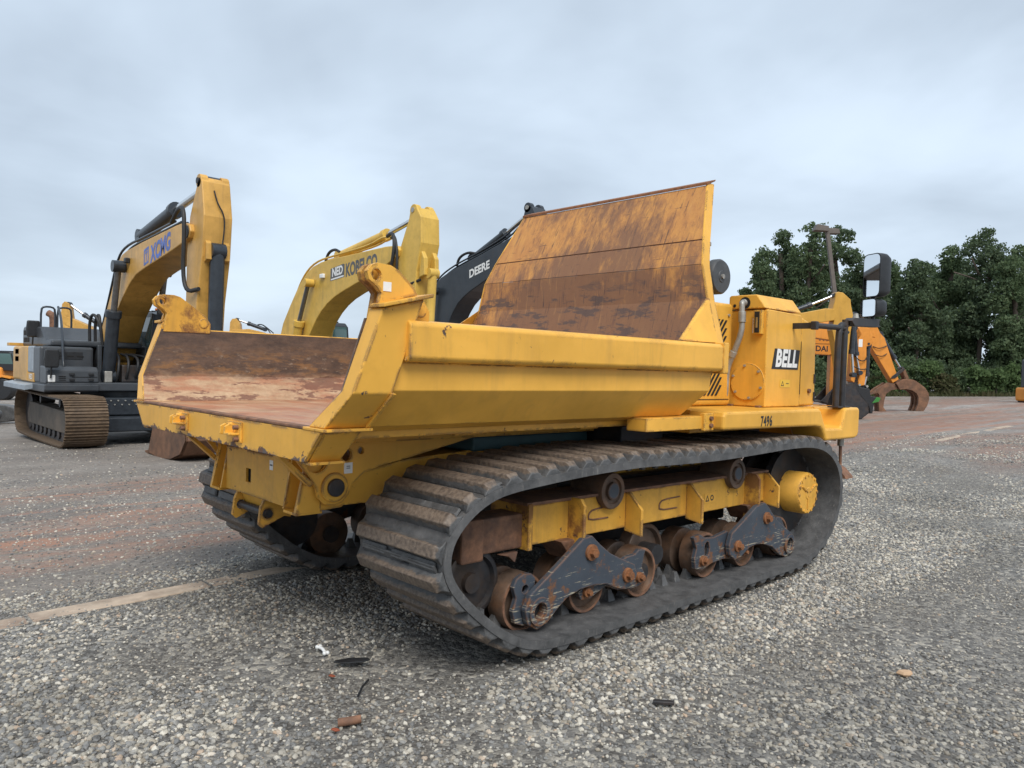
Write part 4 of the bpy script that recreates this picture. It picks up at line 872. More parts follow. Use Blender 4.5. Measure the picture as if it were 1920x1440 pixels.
for k in range(14):
    for z in (0.86, 0.95):
        MB().cyl((0.75, -0.98 + 0.15 * k + (0.07 if z > .9 else 0), z), (0.775, -0.98 + 0.15 * k + (0.07 if z > .9 else 0), z), 0.017, n=6).build("ring_bolt", M["galvanised"], sb)
boxpart(X, "revolving_frame", M["x_grey"], -3.0, 0.35, -1.78, 1.72, 1.14, 1.34, 0.03)
# right side: counterweight, engine cover, tool boxes
cwp = [(-3.95, -1.0), (-3.95, 1.0), (-3.7, 1.5), (-3.2, 1.72), (-2.2, 1.74), (-2.2, -1.80), (-3.2, -1.80), (-3.7, -1.55)]
cw = MB().prism(cwp, "z", 1.3, 2.13).build("counterweight", M["x_yellow"], X, 0.06, 3)
boxpart(X, "side_door", M["x_yellow"], -2.19, -1.45, -1.82, -1.2, 1.3, 2.13, 0.03)
for z in (1.82, 2.0):
    for x in (-2.75, -2.75): boxpart(cw, "vent_grille", M["rust"], -2.95, -2.55, -1.806, -1.79, z - 0.06, z + 0.06, 0.005)
boxpart(X, "grey_door", M["x_lgrey"], -1.445, -0.95, -1.815, -1.2, 1.52, 2.13, 0.03)
boxpart(X, "lower_door", M["x_yellow"], -1.445, -0.80, -1.812, -1.2, 1.3, 1.515, 0.02)
lettering("dealer_mark", "NED", 0.16, M["white"], X, (-1.12, -1.8145, 1.42), (1, 0, 0), (0, 0, 1), offset=0.004)
tb = boxpart(X, "tool_cabinet", M["x_grey"], -0.945, -0.25, -1.80, -0.72, 1.3, 2.13, 0.05)
boxpart(tb, "cabinet_recess", M["black_plastic"], -0.26, -0.243, -1.45, -0.95, 1.84, 2.02, 0.02)
for y in (-1.4, -1.2, -1.0): boxpart(tb, "cabinet_slot", M["dark_void"], -0.25, -0.238, y - 0.07, y + 0.07, 1.90, 1.93, 0.003)
bx_ = MB().prism([(-0.25, 1.30), (0.33, 1.30), (0.36, 1.36), (0.34, 1.60), (0.22, 1.68), (-0.25, 1.70)], "y", -1.80, -0.76).build("tool_box", M["x_grey"], X, 0.03, 3)
boxpart(bx_, "box_lid_seam", M["dark_void"], 0.335, 0.362, -1.30, -0.79, 1.455, 1.465, 0.002)
for y in (-1.30, -0.92):
    for z in (1.40, 1.52): boxpart(bx_, "lid_latch", M["black_plastic"], 0.345, 0.385, y - 0.05, y + 0.05, z - 0.03, z + 0.03, 0.008)
boxpart(bx_, "headlamp", M["white"], 0.30, 0.365, -1.77, -1.62, 1.34, 1.5, 0.02)
for z in (1.39, 1.43, 1.47): boxpart(bx_, "box_vent", M["dark_void"], 0.35, 0.366, -1.56, -1.42, z - 0.008, z + 0.008, 0.002)
MB().prism([(-3.0, 1.12), (0.36, 1.12), (0.40, 1.16), (0.40, 1.29), (-3.0, 1.29)], "y", -1.84, -0.76).build("frame_skirt", M["x_grey"], X, 0.02)
MB().loft([(-3.2, -1.80, 1.16), (-3.2, -2.0, 1.12), (-3.2, -2.0, 1.24), (-3.2, -1.80, 1.28)], [(-0.75, -1.80, 1.16), (-0.75, -2.0, 1.12), (-0.75, -2.0, 1.24), (-0.75, -1.80, 1.28)]).build("catwalk", M["x_lgrey"], X, 0.01)
# engine hood on top
hd = MB().prism([(-3.5, 2.14), (-0.45, 2.14), (-0.45, 2.28), (-0.95, 2.30), (-1.5, 2.60), (-3.4, 2.64), (-3.5, 2.56)], "y", -1.55, 0.4).build("engine_cover", M["x_grey"], X, 0.05, 3)
for i in range(2):
    for j in range(2): boxpart(hd, "cover_vent", M["dark_void"], -3.35 + 0.34 * i, -3.07 + 0.34 * i, -1.562, -1.545, 2.24 + 0.18 * j, 2.36 + 0.18 * j, 0.01)
MB().tube(smoothpath([(-2.9, -1.0, 2.6), (-2.9, -1.0, 2.86), (-2.9, -1.03, 2.95), (-2.97, -1.1, 3.0)], 1), 0.085, 12).build("exhaust_pipe", M["rust"], X, smooth=50)
boxpart(X, "cover_wing", M["x_yellow"], -3.75, -3.45, -1.85, -1.5, 2.14, 2.22, 0.01)
for k, (ya, xa) in enumerate(((-1.5, -1.75), (-1.15, -1.75))):
    MB().tube(smoothpath([(xa, ya, 2.55), (xa, ya, 3.02), (xa, ya + 0.06, 3.09), (xa, ya + 0.24, 3.09), (xa, ya + 0.30, 3.02), (xa, ya + 0.30, 2.55)], 1), 0.024, 8).build("hand_rail", M["cyl_dark"], X, smooth=50)
MB().tube(smoothpath([(-1.7, -1.15, 3.1), (-1.2, -1.2, 2.85), (-0.6, -1.3, 2.5), (0.1, -1.42, 1.85), (0.2, -1.43, 1.72), (0.22, -1.43, 1.32)], 1), 0.028, 8).build("hand_rail", M["cyl_dark"], X, smooth=50)
for (x, y, z, st) in ((0.45, -1.72, 1.86, 0.25), (-1.95, -1.62, 2.55, 0.2)):
    mr = MB().prism([(y - 0.13, z - 0.2), (y + 0.13, z - 0.2), (y + 0.15, z), (y + 0.13, z + 0.2), (y - 0.13, z + 0.2), (y - 0.15, z)], "x", x - 0.03, x + 0.05).build("side_mirror", M["black_plastic"], X, 0.03, 3)
    MB().cyl((x, y, z - 0.18), (x - 0.05, y, z - 0.18 - st), 0.018, n=8).build("mirror_stalk", M["black_plastic"], mr)
cbx = simple_cab(X, M["cyl_dark"], -1.35, 0.55, 0.52, 1.62, 1.34, 3.05)
MB().cyl((-0.7, 0.85, 3.05), (-0.7, 0.85, 3.17), 0.09, n=14).build("beacon", M["amber"], cbx)
for i in range(4):
    a = 0.5 + i * 0.08
    MB().tube(smoothpath([(0.05, -0.35 + 0.2 * i, 1.2), (0.35 + .05 * i, -0.35 + 0.2 * i, 1.55 + .08 * i), (0.2, -0.3 + 0.2 * i, 1.95), (-0.35, -0.2 + 0.1 * i, 2.0)], 2), 0.03, 8).build("hydraulic_hose", M["rubber_hose"], X, smooth=60)
boxpart(X, "valve_block", M["dark_steel"], -0.2, 0.25, -0.25, 0.35, 1.34, 1.75, 0.03)
boxpart(X, "grease_pump", M["galvanised"], 0.1, 0.3, -0.62, -0.46, 1.34, 1.6, 0.02)
for y in (-0.55, 0.5): boxpart(X, "boom_bracket", M["x_grey"], -1.6, -0.4, y - 0.05, y + 0.05, 1.3, 2.2, 0.02)
for k in range(2):
    MB().tube(smoothpath([(-0.6, -0.72 + 0.12 * k, 2.2), (-0.55, -0.75 + .12 * k, 2.75), (-0.35, -0.72 + .12 * k, 2.95), (-0.15, -0.62, 2.7), (-0.2, -0.55, 2.2)], 2), 0.035, 8).build("hydraulic_hose", M["rubber_hose"], X, smooth=60)

BX_ = [(-1.55, 1.75), (-1.06, 2.29), (-0.33, 3.11), (0.0, 3.58), (0.19, 3.80), (0.45, 3.93), (0.82, 3.99), (1.86, 4.07), (3.89, 4.19), (4.30, 4.20), (4.59, 4.13), (4.66, 4.0), (4.58, 3.88), (4.40, 3.84), (3.82, 3.74), (3.06, 3.63), (2.05, 3.5), (1.47, 3.4), (1.04, 3.23), (0.6, 2.97), (0, 2.56), (-0.28, 2.25), (-0.95, 1.5), (-1.35, 1.45)]
bm_ = boom_part(X, BX_, 0.35, M["x_yellow"], X0)
lettering("boom_name", "XCMG", 0.47, M["blue_ink"], bm_, (3.02, -0.353, 3.825 - X0), (1, 0, 0.16), (-0.05, 0, 1), sx=0.86, offset=0.02, shear=0.12)
fx, fz = 2.16, 3.745 - X0
fr_ = [(fx - 0.15, fz - 0.2), (fx + 0.15, fz - 0.145), (fx + 0.15, fz + 0.2), (fx - 0.15, fz + 0.145)]
MB().prism(fr_, "y", -0.354, -0.351, [[(fx - 0.1, fz - 0.14), (fx + 0.1, fz - 0.1), (fx + 0.1, fz + 0.14), (fx - 0.1, fz + 0.1)]]).build("boom_emblem", M["blue_ink"], bm_)
MB().prism([(fx - 0.07, fz + 0.09), (fx + 0.07, fz + 0.115), (fx + 0.07, fz + 0.07), (fx + 0.02, fz + 0.06), (fx + 0.02, fz - 0.09), (fx - 0.02, fz - 0.1), (fx - 0.02, fz + 0.055), (fx - 0.07, fz + 0.045)], "y", -0.354, -0.351).build("boom_emblem", M["blue_ink"], bm_)
MB().cyl((4.48, -0.37, 4.0 - X0), (4.48, 0.37, 4.0 - X0), 0.12, n=18).build("stick_pin", M["dark_steel"], bm_, smooth=40)
MB().cyl((0.72, -0.62, 3.62 - X0), (0.72, 0.62, 3.62 - X0), 0.1, n=16).build("cylinder_pin", M["rust"], bm_, smooth=40)
boxpart(bm_, "work_lamp", M["black_plastic"], 0.95, 1.08, -0.46, -0.35, 3.68 - X0, 3.80 - X0, 0.02)
for k in range(3):
    MB().tube(smoothpath([(-1.3, -0.3 + .12 * k, 2.2 - X0), (-0.55, -0.32 + .12 * k, 3.05 - X0), (0.0, -0.32 + .12 * k, 3.85 - X0), (0.5, -0.3 + .12 * k, 4.12 - X0), (1.9, -0.28 + .12 * k, 4.2 - X0), (3.6, -0.26 + .12 * k, 4.32 - X0)], 2), 0.028, 8).build("boom_pipe", M["cyl_dark"], bm_, smooth=60)
MB().tube(smoothpath([(3.5, -0.3, 4.3 - X0), (4.0, -0.34, 4.52 - X0), (4.5, -0.42, 4.45 - X0), (4.55, -0.42, 3.9 - X0), (4.45, -0.4, 3.2 - X0), (4.6, -0.38, 2.85 - X0), (4.95, -0.28, 2.9 - X0)], 2), 0.04, 8).build("stick_hose", M["rubber_hose"], bm_, smooth=60)
SX = [(4.72, 4.86), (4.40, 4.32), (4.27, 3.58), (4.26, 2.68), (4.42, 0.95), (4.55, 0.85), (4.66, 0.95), (4.84, 2.66), (5.04, 3.51), (5.10, 4.25), (4.96, 4.90), (4.88, 5.0), (4.78, 4.98)]
sx_ = boom_part(X, SX, 0.27, M["x_yellow"], X0, "stick")
for y in (-0.17, 0.17): MB().prism([(4.95, 3.9 - X0), (5.12, 3.75 - X0), (5.14, 3.45 - X0), (5.02, 3.4 - X0)], "y", y - 0.05, y + 0.05).build("stick_lug", M["x_yellow"], sx_, 0.01)
MB().tube(smoothpath([(5.0, -0.05, 4.75 - X0), (5.1, -0.02, 4.5 - X0), (5.13, 0.1, 4.3 - X0), (5.14, 0.1, 4.0 - X0), (5.14, 0.05, 3.6 - X0)], 2), 0.014, 6).build("grease_line", M["rubber_hose"], sx_, smooth=60)
cylinder(X, "bucket_cylinder", (5.08, 3.62), (5.04, 1.9), (4.95, 1.0), 0.135, 0.07, M["cyl_dark"], 0.0, X0)
cylinder(X, "arm_cylinder", (0.75, 4.36), (2.85, 4.68), (4.72, 4.92), 0.14, 0.075, M["cyl_dark"], 0.0, X0)
for s in (-1, 1):
    cylinder(X, "boom_cylinder", (0.12, 1.15), (0.45, 2.6), (0.75, 3.62), 0.14, 0.07, M["cyl_dark"], s * 0.5, X0)
bucket(X, [(3.75, -0.24), (4.3, -0.30), (5.0, -0.27), (5.5, -0.12), (5.75, 0.15), (5.68, 0.55), (5.35, 0.9), (4.8, 1.02), (4.4, 0.92), (4.15, 0.55)], 0.75, X0, M["bucket_steel"], (3.8, -0.24), (-1, 0.0))
for k in range(4):
    a = 0.15 + 0.25 * k
MB().prism([(4.5, 0.9 - X0), (5.0, 1.3 - X0), (5.15, 1.2 - X0), (5.2, 0.85 - X0), (4.7, 0.75 - X0)], "y", -0.2, 0.2).build("bucket_link", M["rust"], X, 0.02)

for y in (-0.2, 0.2):
    MB().prism(circ(4.80, 4.93 - X0, 0.13, 14), "y", y - 0.07, y + 0.07).build("stick_ear", M["x_yellow"], sx_, 0.01)
MB().cyl((4.80, -0.3, 4.93 - X0), (4.80, 0.3, 4.93 - X0), 0.06, n=12).build("ear_pin", M["dark_steel"], sx_, smooth=40)
# ---------------------------------------------------------------- pale yellow and black excavators further along the row
def row_excavator(label, cx, z0, pal, boomp, hw, stick, shw, armc, boomc, bcyl, cabx, foot_x, letters):
    R_ = empty("crawler_excavator", (cx, 15.0, z0), -pi / 2)
    tag(R_, label, "excavator", "excavators parked in a row")
    xo = foot_x + 0.9
    for s in (-1, 1): crawler(R_, 0, xo - 3.2, xo + 1.9, s * 1.75, s * 1.0, 1.05)
    boxpart(R_, "carbody", M["dark_steel"], xo - 2.0, xo + 0.4, -1.05, 1.05, 0.4, 0.95, 0.03)
    boxpart(R_, "revolving_frame", M["x_grey"], xo - 3.0, xo + 0.4, -1.6, 1.6, 1.0, 1.25, 0.03)
    MB().prism([(xo - 3.5, -1.1), (xo - 3.5, 1.1), (xo - 3.0, 1.55), (xo - 2.2, 1.6), (xo - 2.2, -1.6), (xo - 3.0, -1.55)], "z", 1.2, 2.2).build("counterweight", pal, R_, 0.05)
    boxpart(R_, "engine_cover", pal, xo - 2.2, xo - 0.7, -1.58, 0.4, 1.25, 2.1, 0.04)
    boxpart(R_, "tool_box", pal, xo - 0.7, xo + 0.35, -1.58, -0.6, 1.25, 1.7, 0.04)
    simple_cab(R_, M["black_plastic"], cabx, cabx + 1.75, 0.5, 1.55, 1.25, 2.78 - z0 + 0.05)
    b = boom_part(R_, boomp, hw, pal, z0)
    s_ = boom_part(R_, stick, shw, pal, z0, "stick")
    cm = M["cyl_dark"] if pal is M["d_black"] else pal
    cylinder(R_, "arm_cylinder", *armc, 0.13, 0.065, cm, 0.0, z0)
    for s in (-1, 1): cylinder(R_, "boom_cylinder", *boomc, 0.13, 0.06, cm, s * (hw + 0.15), z0)
    cylinder(R_, "bucket_cylinder", *bcyl, 0.11, 0.06, cm, 0.0, z0)
    e = stick[-1]
    bx0 = sum(q[0] for q in stick if q[1] < 1.5) / max(1, len([q for q in stick if q[1] < 1.5]))
    bucket(R_, [(bx0 - 0.8, 0.05 + z0), (bx0 - 0.2, 0.0 + z0), (bx0 + 0.6, 0.05 + z0), (bx0 + 0.9, 0.5 + z0), (bx0 + 0.6, 1.0 + z0), (bx0, 1.2 + z0)], 0.7, z0, M["bucket_steel"], (bx0 - 0.8, 0.05 + z0), (-1, 0))
    MB().cyl((boomc[2][0], -hw - 0.24, boomc[2][1] - z0), (boomc[2][0], hw + 0.24, boomc[2][1] - z0), 0.09, n=14).build("cylinder_pin", M["dark_steel"], b, smooth=40)
    return R_, b, s_
K0 = -0.33
KB = [(-2.3, 1.7), (-2.15, 2.2), (-1.91, 2.73), (-1.48, 3.24), (-1.15, 3.6), (-0.82, 3.9), (-0.5, 4.12), (-0.17, 4.27), (0.3, 4.36), (0.89, 4.40), (3.45, 4.48), (3.9, 4.46), (4.05, 4.35), (4.0, 4.2), (3.4, 3.99), (2.3, 3.7), (1.52, 3.5), (1.05, 3.36), (0.68, 3.2), (0.35, 3.0), (0.08, 2.77), (-0.27, 2.38), (-0.9, 1.6), (-1.6, 1.4)]
KS = [(4.38, 5.30), (4.62, 5.30), (4.80, 5.05), (4.84, 4.45), (4.68, 3.8), (4.45, 0.9), (4.1, 0.9), (3.85, 3.9), (4.02, 4.46), (4.32, 5.05)]
kr, kb, ks = row_excavator("pale yellow crawler excavator seen over the dumper's empty body", 8.55, K0, M["k_yellow"], KB, 0.34, KS, 0.27, ((0.75, 4.52), (3.0, 4.86), (4.45, 5.17)), ((-1.0, 1.4), (-0.62, 2.72), (-0.12, 3.80)), ((4.95, 3.75), (4.85, 1.9), (4.6, 1.0)), -2.95, -1.7, None)
lettering("boom_name", "KOBELCO", 0.46, M["grey_ink"], kb, (2.36, -0.343, 4.085 - K0), (1, 0, 0.10), (-0.03, 0, 1), sx=0.72, offset=0.02)
MB().prism([(0.83, 3.80 - K0), (1.55, 3.87 - K0), (1.55, 4.2 - K0), (1.5, 4.22 - K0), (0.83, 4.13 - K0)], "y", -0.343, -0.3405).build("dealer_backing", M["grey_ink"], kb)
lettering("dealer_name", "NED", 0.31, M["white"], kb, (1.19, -0.345, 4.035 - K0), (1, 0, 0.10), (-0.0, 0, 1), sx=0.9, offset=0.012)
MB().prism([(0.86, 3.815 - K0), (1.52, 3.88 - K0), (1.52, 3.92 - K0), (0.86, 3.855 - K0)], "y", -0.346, -0.3435).build("dealer_strip", M["white"], kb)
boxpart(kb, "work_lamp", M["white"], 0.35, 0.55, -0.42, -0.34, 3.90 - K0, 4.02 - K0, 0.02)
for k in range(2):
    MB().tube(smoothpath([(-2.0, -0.2 + .2 * k, 2.8 - K0), (-1.5, -0.2 + .2 * k, 3.4 - K0), (-0.9, -0.25 + .2 * k, 4.05 - K0), (-0.2, -0.25 + .2 * k, 4.42 - K0), (0.9, -0.25 + .2 * k, 4.5 - K0), (2.6, -0.25 + .2 * k, 4.6 - K0), (3.2, -0.25 + .2 * k, 4.75 - K0), (3.4, -.25 + .2 * k, 4.72 - K0)], 2), 0.028, 8).build("boom_pipe", M["k_yellow"], kb, smooth=60)
MB().tube(smoothpath([(3.4, -0.25, 4.75 - K0), (3.75, -0.33, 4.8 - K0), (3.95, -0.4, 4.5 - K0), (3.85, -0.4, 4.0 - K0), (3.65, -0.36, 3.7 - K0)], 2), 0.045, 8).build("stick_hose", M["rubber_hose"], kb, smooth=60)
MB().tube(smoothpath([(3.5, -0.2, 4.7 - K0), (3.9, -0.36, 4.7 - K0), (4.05, -0.38, 4.2 - K0), (4.0, -0.36, 3.7 - K0), (4.3, -0.32, 3.45 - K0), (4.75, -0.2, 3.6 - K0)], 2), 0.035, 8).build("stick_hose", M["rubber_hose"], kb, smooth=60)
MB().tube(smoothpath([(0.1, -0.1, 4.4 - K0), (0.25, -0.1, 4.65 - K0), (0.6, -0.1, 4.72 - K0), (0.9, -0.1, 4.6 - K0)], 2), 0.04, 8).build("boom_hose", M["rubber_hose"], kb, smooth=60)
for y in (-0.16, 0.16): MB().prism([(4.7, 4.4 - K0), (4.9, 4.1 - K0), (4.92, 3.7 - K0), (4.72, 3.65 - K0)], "y", y - 0.06, y + 0.06).build("stick_lug", M["k_yellow"], ks, 0.02)

D0 = -0.26
DB = [(-0.45, 1.5), (-0.25, 2.5), (-0.17, 3.08), (-0.07, 3.53), (0.08, 3.85), (0.24, 4.07), (0.6, 4.3), (1.03, 4.46), (2.52, 4.86), (3.8, 5.23), (4.0, 5.2), (4.1, 5.0), (4.0, 4.75), (3.04, 4.22), (2.05, 3.82), (1.72, 3.65), (1.47, 3.47), (1.25, 3.22), (1.1, 3.0), (0.75, 2.2), (0.4, 1.4)]
DS = [(4.12, 5.72), (4.20, 5.98), (4.30, 6.04), (4.45, 5.98), (4.75, 5.5), (4.65, 4.5), (4.35, 1.0), (4.0, 1.0), (3.75, 4.6), (3.95, 5.2)]
dr, db, ds = row_excavator("blue-black crawler excavator whose boom rises left of the dumper's headboard", 12.45, D0, M["d_black"], DB, 0.34, DS, 0.26, ((1.75, 4.82), (3.15, 5.42), (4.24, 5.93)), ((0.15, 1.4), (0.28, 2.9), (0.42, 3.9)), ((4.9, 4.2), (4.8, 2.2), (4.5, 1.1)), -1.6, -0.4, None)
lettering("boom_name", "DEERE", 0.32, M["white"], db, (2.42, -0.343, 4.415 - D0), (1, 0, 0.26), (-0.05, 0, 1), sx=1.02, offset=0.012)
for k in range(3):
    MB().tube(smoothpath([(-0.2, -0.25 + .15 * k, 3.2 - D0), (-0.05, -0.27 + .15 * k, 3.75 - D0), (0.3, -0.27 + .15 * k, 4.25 - D0), (1.0, -0.27 + .15 * k, 4.6 - D0), (2.4, -0.27 + .15 * k, 4.95 - D0), (3.5, -0.27 + .15 * k, 5.3 - D0), (3.8, -.27 + .15 * k, 5.5 - D0)], 2), 0.026, 8).build("boom_pipe", M["d_black"], db, smooth=60)
MB().tube(smoothpath([(1.2, -0.2, 4.62 - D0), (1.3, -0.2, 4.88 - D0), (1.7, -0.2, 5.0 - D0), (1.95, -0.1, 4.95 - D0)], 2), 0.04, 8).build("boom_hose", M["rubber_hose"], db, smooth=60)

for (ps, mt, q, zz0) in ((ks, "k_yellow", (4.48, 5.25), K0), (ds, "d_black", (4.28, 5.97), D0)):
    for y in (-0.19, 0.19): MB().prism(circ(q[0], q[1] - zz0, 0.14, 14), "y", y - 0.07, y + 0.07).build("stick_ear", M[mt], ps, 0.01)
    MB().cyl((q[0], -0.29, q[1] - zz0), (q[0], 0.29, q[1] - zz0), 0.06, n=12).build("ear_pin", M["galvanised"], ps, smooth=40)
# ---------------------------------------------------------------- excavators on the right, booms along the picture
def depth_root(name, d, label, group="excavators by the trees"):
    q = CAM + FW * d; z0 = ground_z(*(q + RT * 13)[:2])
    o = empty(name, (q.x, q.y, z0), atan2(RT.y, RT.x)); tag(o, label, "excavator", group); return o, z0
def base_machine(root, z0, xc, pal, cab_dark=True):
    for s in (-1, 1): crawler(root, 0, xc - 2.2, xc + 2.2, s * 1.5, s * 0.9, 0.95)
    boxpart(root, "carbody", M["dark_steel"], xc - 1.0, xc + 1.0, -0.95, 0.95, 0.4, 0.9, 0.03)
    boxpart(root, "upper_body", pal, xc - 2.3, xc + 0.6, -1.35, 1.35, 1.0, 1.9, 0.08)
    simple_cab(root, M["black_plastic"], xc - 0.8, xc + 0.9, 0.3, 1.3, 1.2, 2.7)
# mustard excavator
oa, z0 = depth_root("crawler_excavator", 28, "mustard yellow excavator with upright stick just beyond the dumper's hood")
base_machine(oa, z0, 6.3, M["o_yellow"])
boom_part(oa, [(6.6, 1.6), (7.0, 2.6), (8.0, 3.5), (9.2, 3.85), (10.48, 3.9), (11.3, 4.08), (11.63, 4.08), (11.72, 3.85), (11.65, 3.66), (11.19, 3.57), (10.84, 3.57), (9.6, 3.3), (8.4, 2.8), (7.5, 1.8), (7.0, 1.4)], 0.25, M["o_yellow"], z0)
oas = boom_part(oa, [(11.75, 4.70), (11.93, 4.67), (12.21, 4.43), (12.23, 4.24), (12.33, 3.82), (12.26, 3.3), (12.2, 2.6), (12.17, 1.7), (12.12, 1.30), (11.99, 1.30), (11.68, 2.88), (11.58, 3.3), (11.62, 3.55), (11.66, 3.8), (11.58, 4.1), (11.64, 4.4), (11.68, 4.66)], 0.24, M["o_yellow"], z0, "stick")
cylinder(oa, "arm_cylinder", (9.6, 3.72), (10.85, 4.22), (11.69, 4.58), 0.085, 0.045, M["cyl_dark"], 0.0, z0)
cylinder(oa, "bucket_cylinder", (12.45, 3.9), (12.42, 2.5), (12.5, 1.7), 0.09, 0.05, M["cyl_dark"], 0.0, z0)
boxpart(oas, "stick_label", simple("yellow_label", (0.75, 0.6, 0.08), 0.5), 11.78, 11.92, -0.2455, -0.24, 3.0 - z0, 3.22 - z0, 0.002)
bucket(oa, [(11.72, 0.35), (12.1, 0.12), (12.6, 0.10), (12.9, 0.35), (12.85, 0.68), (12.56, 0.98), (12.33, 1.38), (12.05, 1.36)], 0.55, z0, M["dark_steel"], (11.75, 0.3), (-0.6, -0.6))
# orange excavator with lettering
ob, z0b = depth_root("crawler_excavator", 36, "orange excavator with black boom lettering half hidden behind the dumper's hood")
base_machine(ob, z0b, 9.5, M["h_orange"])
bb = boom_part(ob, [(9.8, 1.6), (10.2, 2.9), (11.2, 3.7), (12.6, 3.75), (14.18, 3.70), (14.95, 3.61), (15.2, 3.3), (15.13, 2.75), (14.8, 2.62), (13.6, 2.66), (12.2, 2.75), (11.2, 2.4), (10.6, 1.6)], 0.28, M["h_orange"], z0b)
lettering("boom_name", "HYUN", 0.36, M["black_ink"], bb, (14.80, -0.283, 3.38 - z0b), (1, 0, -0.02), (0, 0, 1), offset=0.01)
lettering("boom_name", "DAI", 0.36, M["black_ink"], bb, (14.44, -0.283, 2.90 - z0b), (1, 0, -0.02), (0, 0, 1), offset=0.01)
boxpart(bb, "boom_seam", M["dark_void"], 13.9, 15.0, -0.2835, -0.27, 3.12 - z0b, 3.145 - z0b, 0.001)
boom_part(ob, [(14.9, 3.3), (15.2, 3.25), (15.35, 2.8), (15.1, 0.5), (14.9, 0.5)], 0.2, M["h_orange"], z0b, "stick")
bucket(ob, [(14.4, 0.45), (14.9, 0.3), (15.4, 0.5), (15.5, 0.9), (15.1, 1.25)], 0.5, z0b, M["dark_steel"], (14.4, 0.45), (-1, 0))
# orange excavator with upright stick and quick coupler
oc, z0c = depth_root("crawler_excavator", 32, "orange excavator with upright stick and black coupler right of the guard rail")
base_machine(oc, z0c, 8.4, M["h_orange"])
boom_part(oc, [(8.7, 1.6), (9.4, 3.0), (10.8, 3.75), (12.6, 3.9), (14.3, 3.75), (14.5, 3.4), (14.2, 3.0), (12.6, 3.2), (11.0, 2.9), (9.9, 2.0), (9.5, 1.5)], 0.25, M["h_orange"], z0c)
ocs = boom_part(oc, [(14.05, 3.45), (14.21, 3.62), (14.42, 3.74), (14.60, 3.75), (14.80, 3.63), (14.92, 3.40), (14.95, 3.10), (14.86, 2.95), (14.70, 2.90), (14.72, 2.14), (14.68, 1.30), (14.46, 1.25), (14.10, 1.47), (14.03, 2.4), (14.03, 3.09)], 0.25, M["h_orange"], z0c, "stick")
boxpart(ocs, "stick_label", M["white"], 14.36, 14.52, -0.2555, -0.25, 2.88 - z0c, 3.2 - z0c, 0.002)
MB().cyl((14.78, -0.27, 3.02 - z0c), (14.78, 0.27, 3.02 - z0c), 0.05, n=12).build("stick_pin", M["dark_steel"], ocs)
cylinder(oc, "bucket_cylinder", (14.10, 3.65), (14.24, 2.55), (14.40, 1.80), 0.1, 0.05, M["cyl_dark"], -0.33, z0c)
cylinder(oc, "tilt_cylinder", (14.86, 2.95), (14.85, 1.7), (14.75, 1.2), 0.1, 0.06, M["cyl_dark"], 0.0, z0c)
cpl = MB().prism([(14.3, 1.85 - z0c), (14.5, 1.85 - z0c), (14.42, 1.5 - z0c), (14.5, 1.2 - z0c), (14.9, 1.15 - z0c), (14.95, 0.85 - z0c), (15.25, 0.8 - z0c), (15.1, 0.5 - z0c), (15.05, 0.13 - z0c), (14.95, 0.13 - z0c), (14.9, 0.4 - z0c), (14.82, 0.13 - z0c), (14.74, 0.2 - z0c), (14.66, 0.7 - z0c), (14.4, 1.0 - z0c), (14.2, 1.3 - z0c)], "y", -0.25, 0.25).build("quick_coupler", M["black_plastic"], oc, 0.02)
MB().prism([(15.0, 0.55 - z0c), (15.2, 0.82 - z0c), (15.36, 0.78 - z0c), (15.28, 0.62 - z0c)], "y", -0.28, -0.2).build("coupler_plate", M["green"], cpl, 0.01)
for (x, z) in ((14.46, 1.3), (14.78, 1.25), (14.75, 0.4)): MB().cyl((x, -0.28, z - z0c), (x, 0.28, z - z0c), 0.05, n=10).build("coupler_pin", M["galvanised"], cpl)
for (za, zb) in ((2.6, 2.3), (2.1, 1.95)):
    MB().tube(smoothpath([(14.1, -0.3, za - z0c), (14.35, -0.4, zb - z0c), (14.6, -0.35, zb - z0c), (14.72, -0.3, za - 0.1 - z0c)], 2), 0.022, 6).build("stick_hose", M["rubber_hose"], ocs, smooth=60)
# orange excavator with log grapple
od, z0d = depth_root("crawler_excavator", 34, "orange excavator with slanting stick holding a rusty curved grapple")
base_machine(od, z0d, 9.6, M["h_orange"])
boom_part(od, [(9.9, 1.6), (10.8, 3.2), (12.6, 4.1), (14.6, 4.15), (15.9, 3.85), (16.0, 3.4), (14.6, 3.6), (12.8, 3.4), (11.4, 2.6), (10.7, 1.5)], 0.25, M["h_orange"], z0d)
ods = boom_part(od, [(15.72, 3.89), (16.06, 3.92), (16.22, 3.6), (16.42, 3.39), (16.75, 2.5), (17.12, 1.57), (16.86, 1.41), (16.35, 2.2), (15.86, 2.95), (15.80, 3.46)], 0.22, M["h_orange"], z0d, "stick")
cylinder(od, "bucket_cylinder", (16.30, 3.58), (16.99, 2.51), (17.29, 2.07), 0.095, 0.045, M["cyl_dark"], 0.0, z0d)
for (za, k) in ((2.9, 0), (2.55, 1)):
    MB().tube(smoothpath([(15.9 + .1 * k, -0.24, za + .1 - z0d), (16.15 + .1 * k, -0.32, za - z0d), (16.4 + .05 * k, -0.3, za + 0.1 - z0d), (16.55, -0.2, za + .15 - z0d)], 2), 0.02, 6).build("stick_hose", M["rubber_hose"], ods, smooth=60)
MB().prism([(16.74, 1.60 - z0d), (16.80, 1.70 - z0d), (17.30, 2.1 - z0d), (17.36, 2.02 - z0d), (16.95, 1.62 - z0d)], "y", -0.26, -0.18).build("grapple_link", M["dark_steel"], od, 0.01)
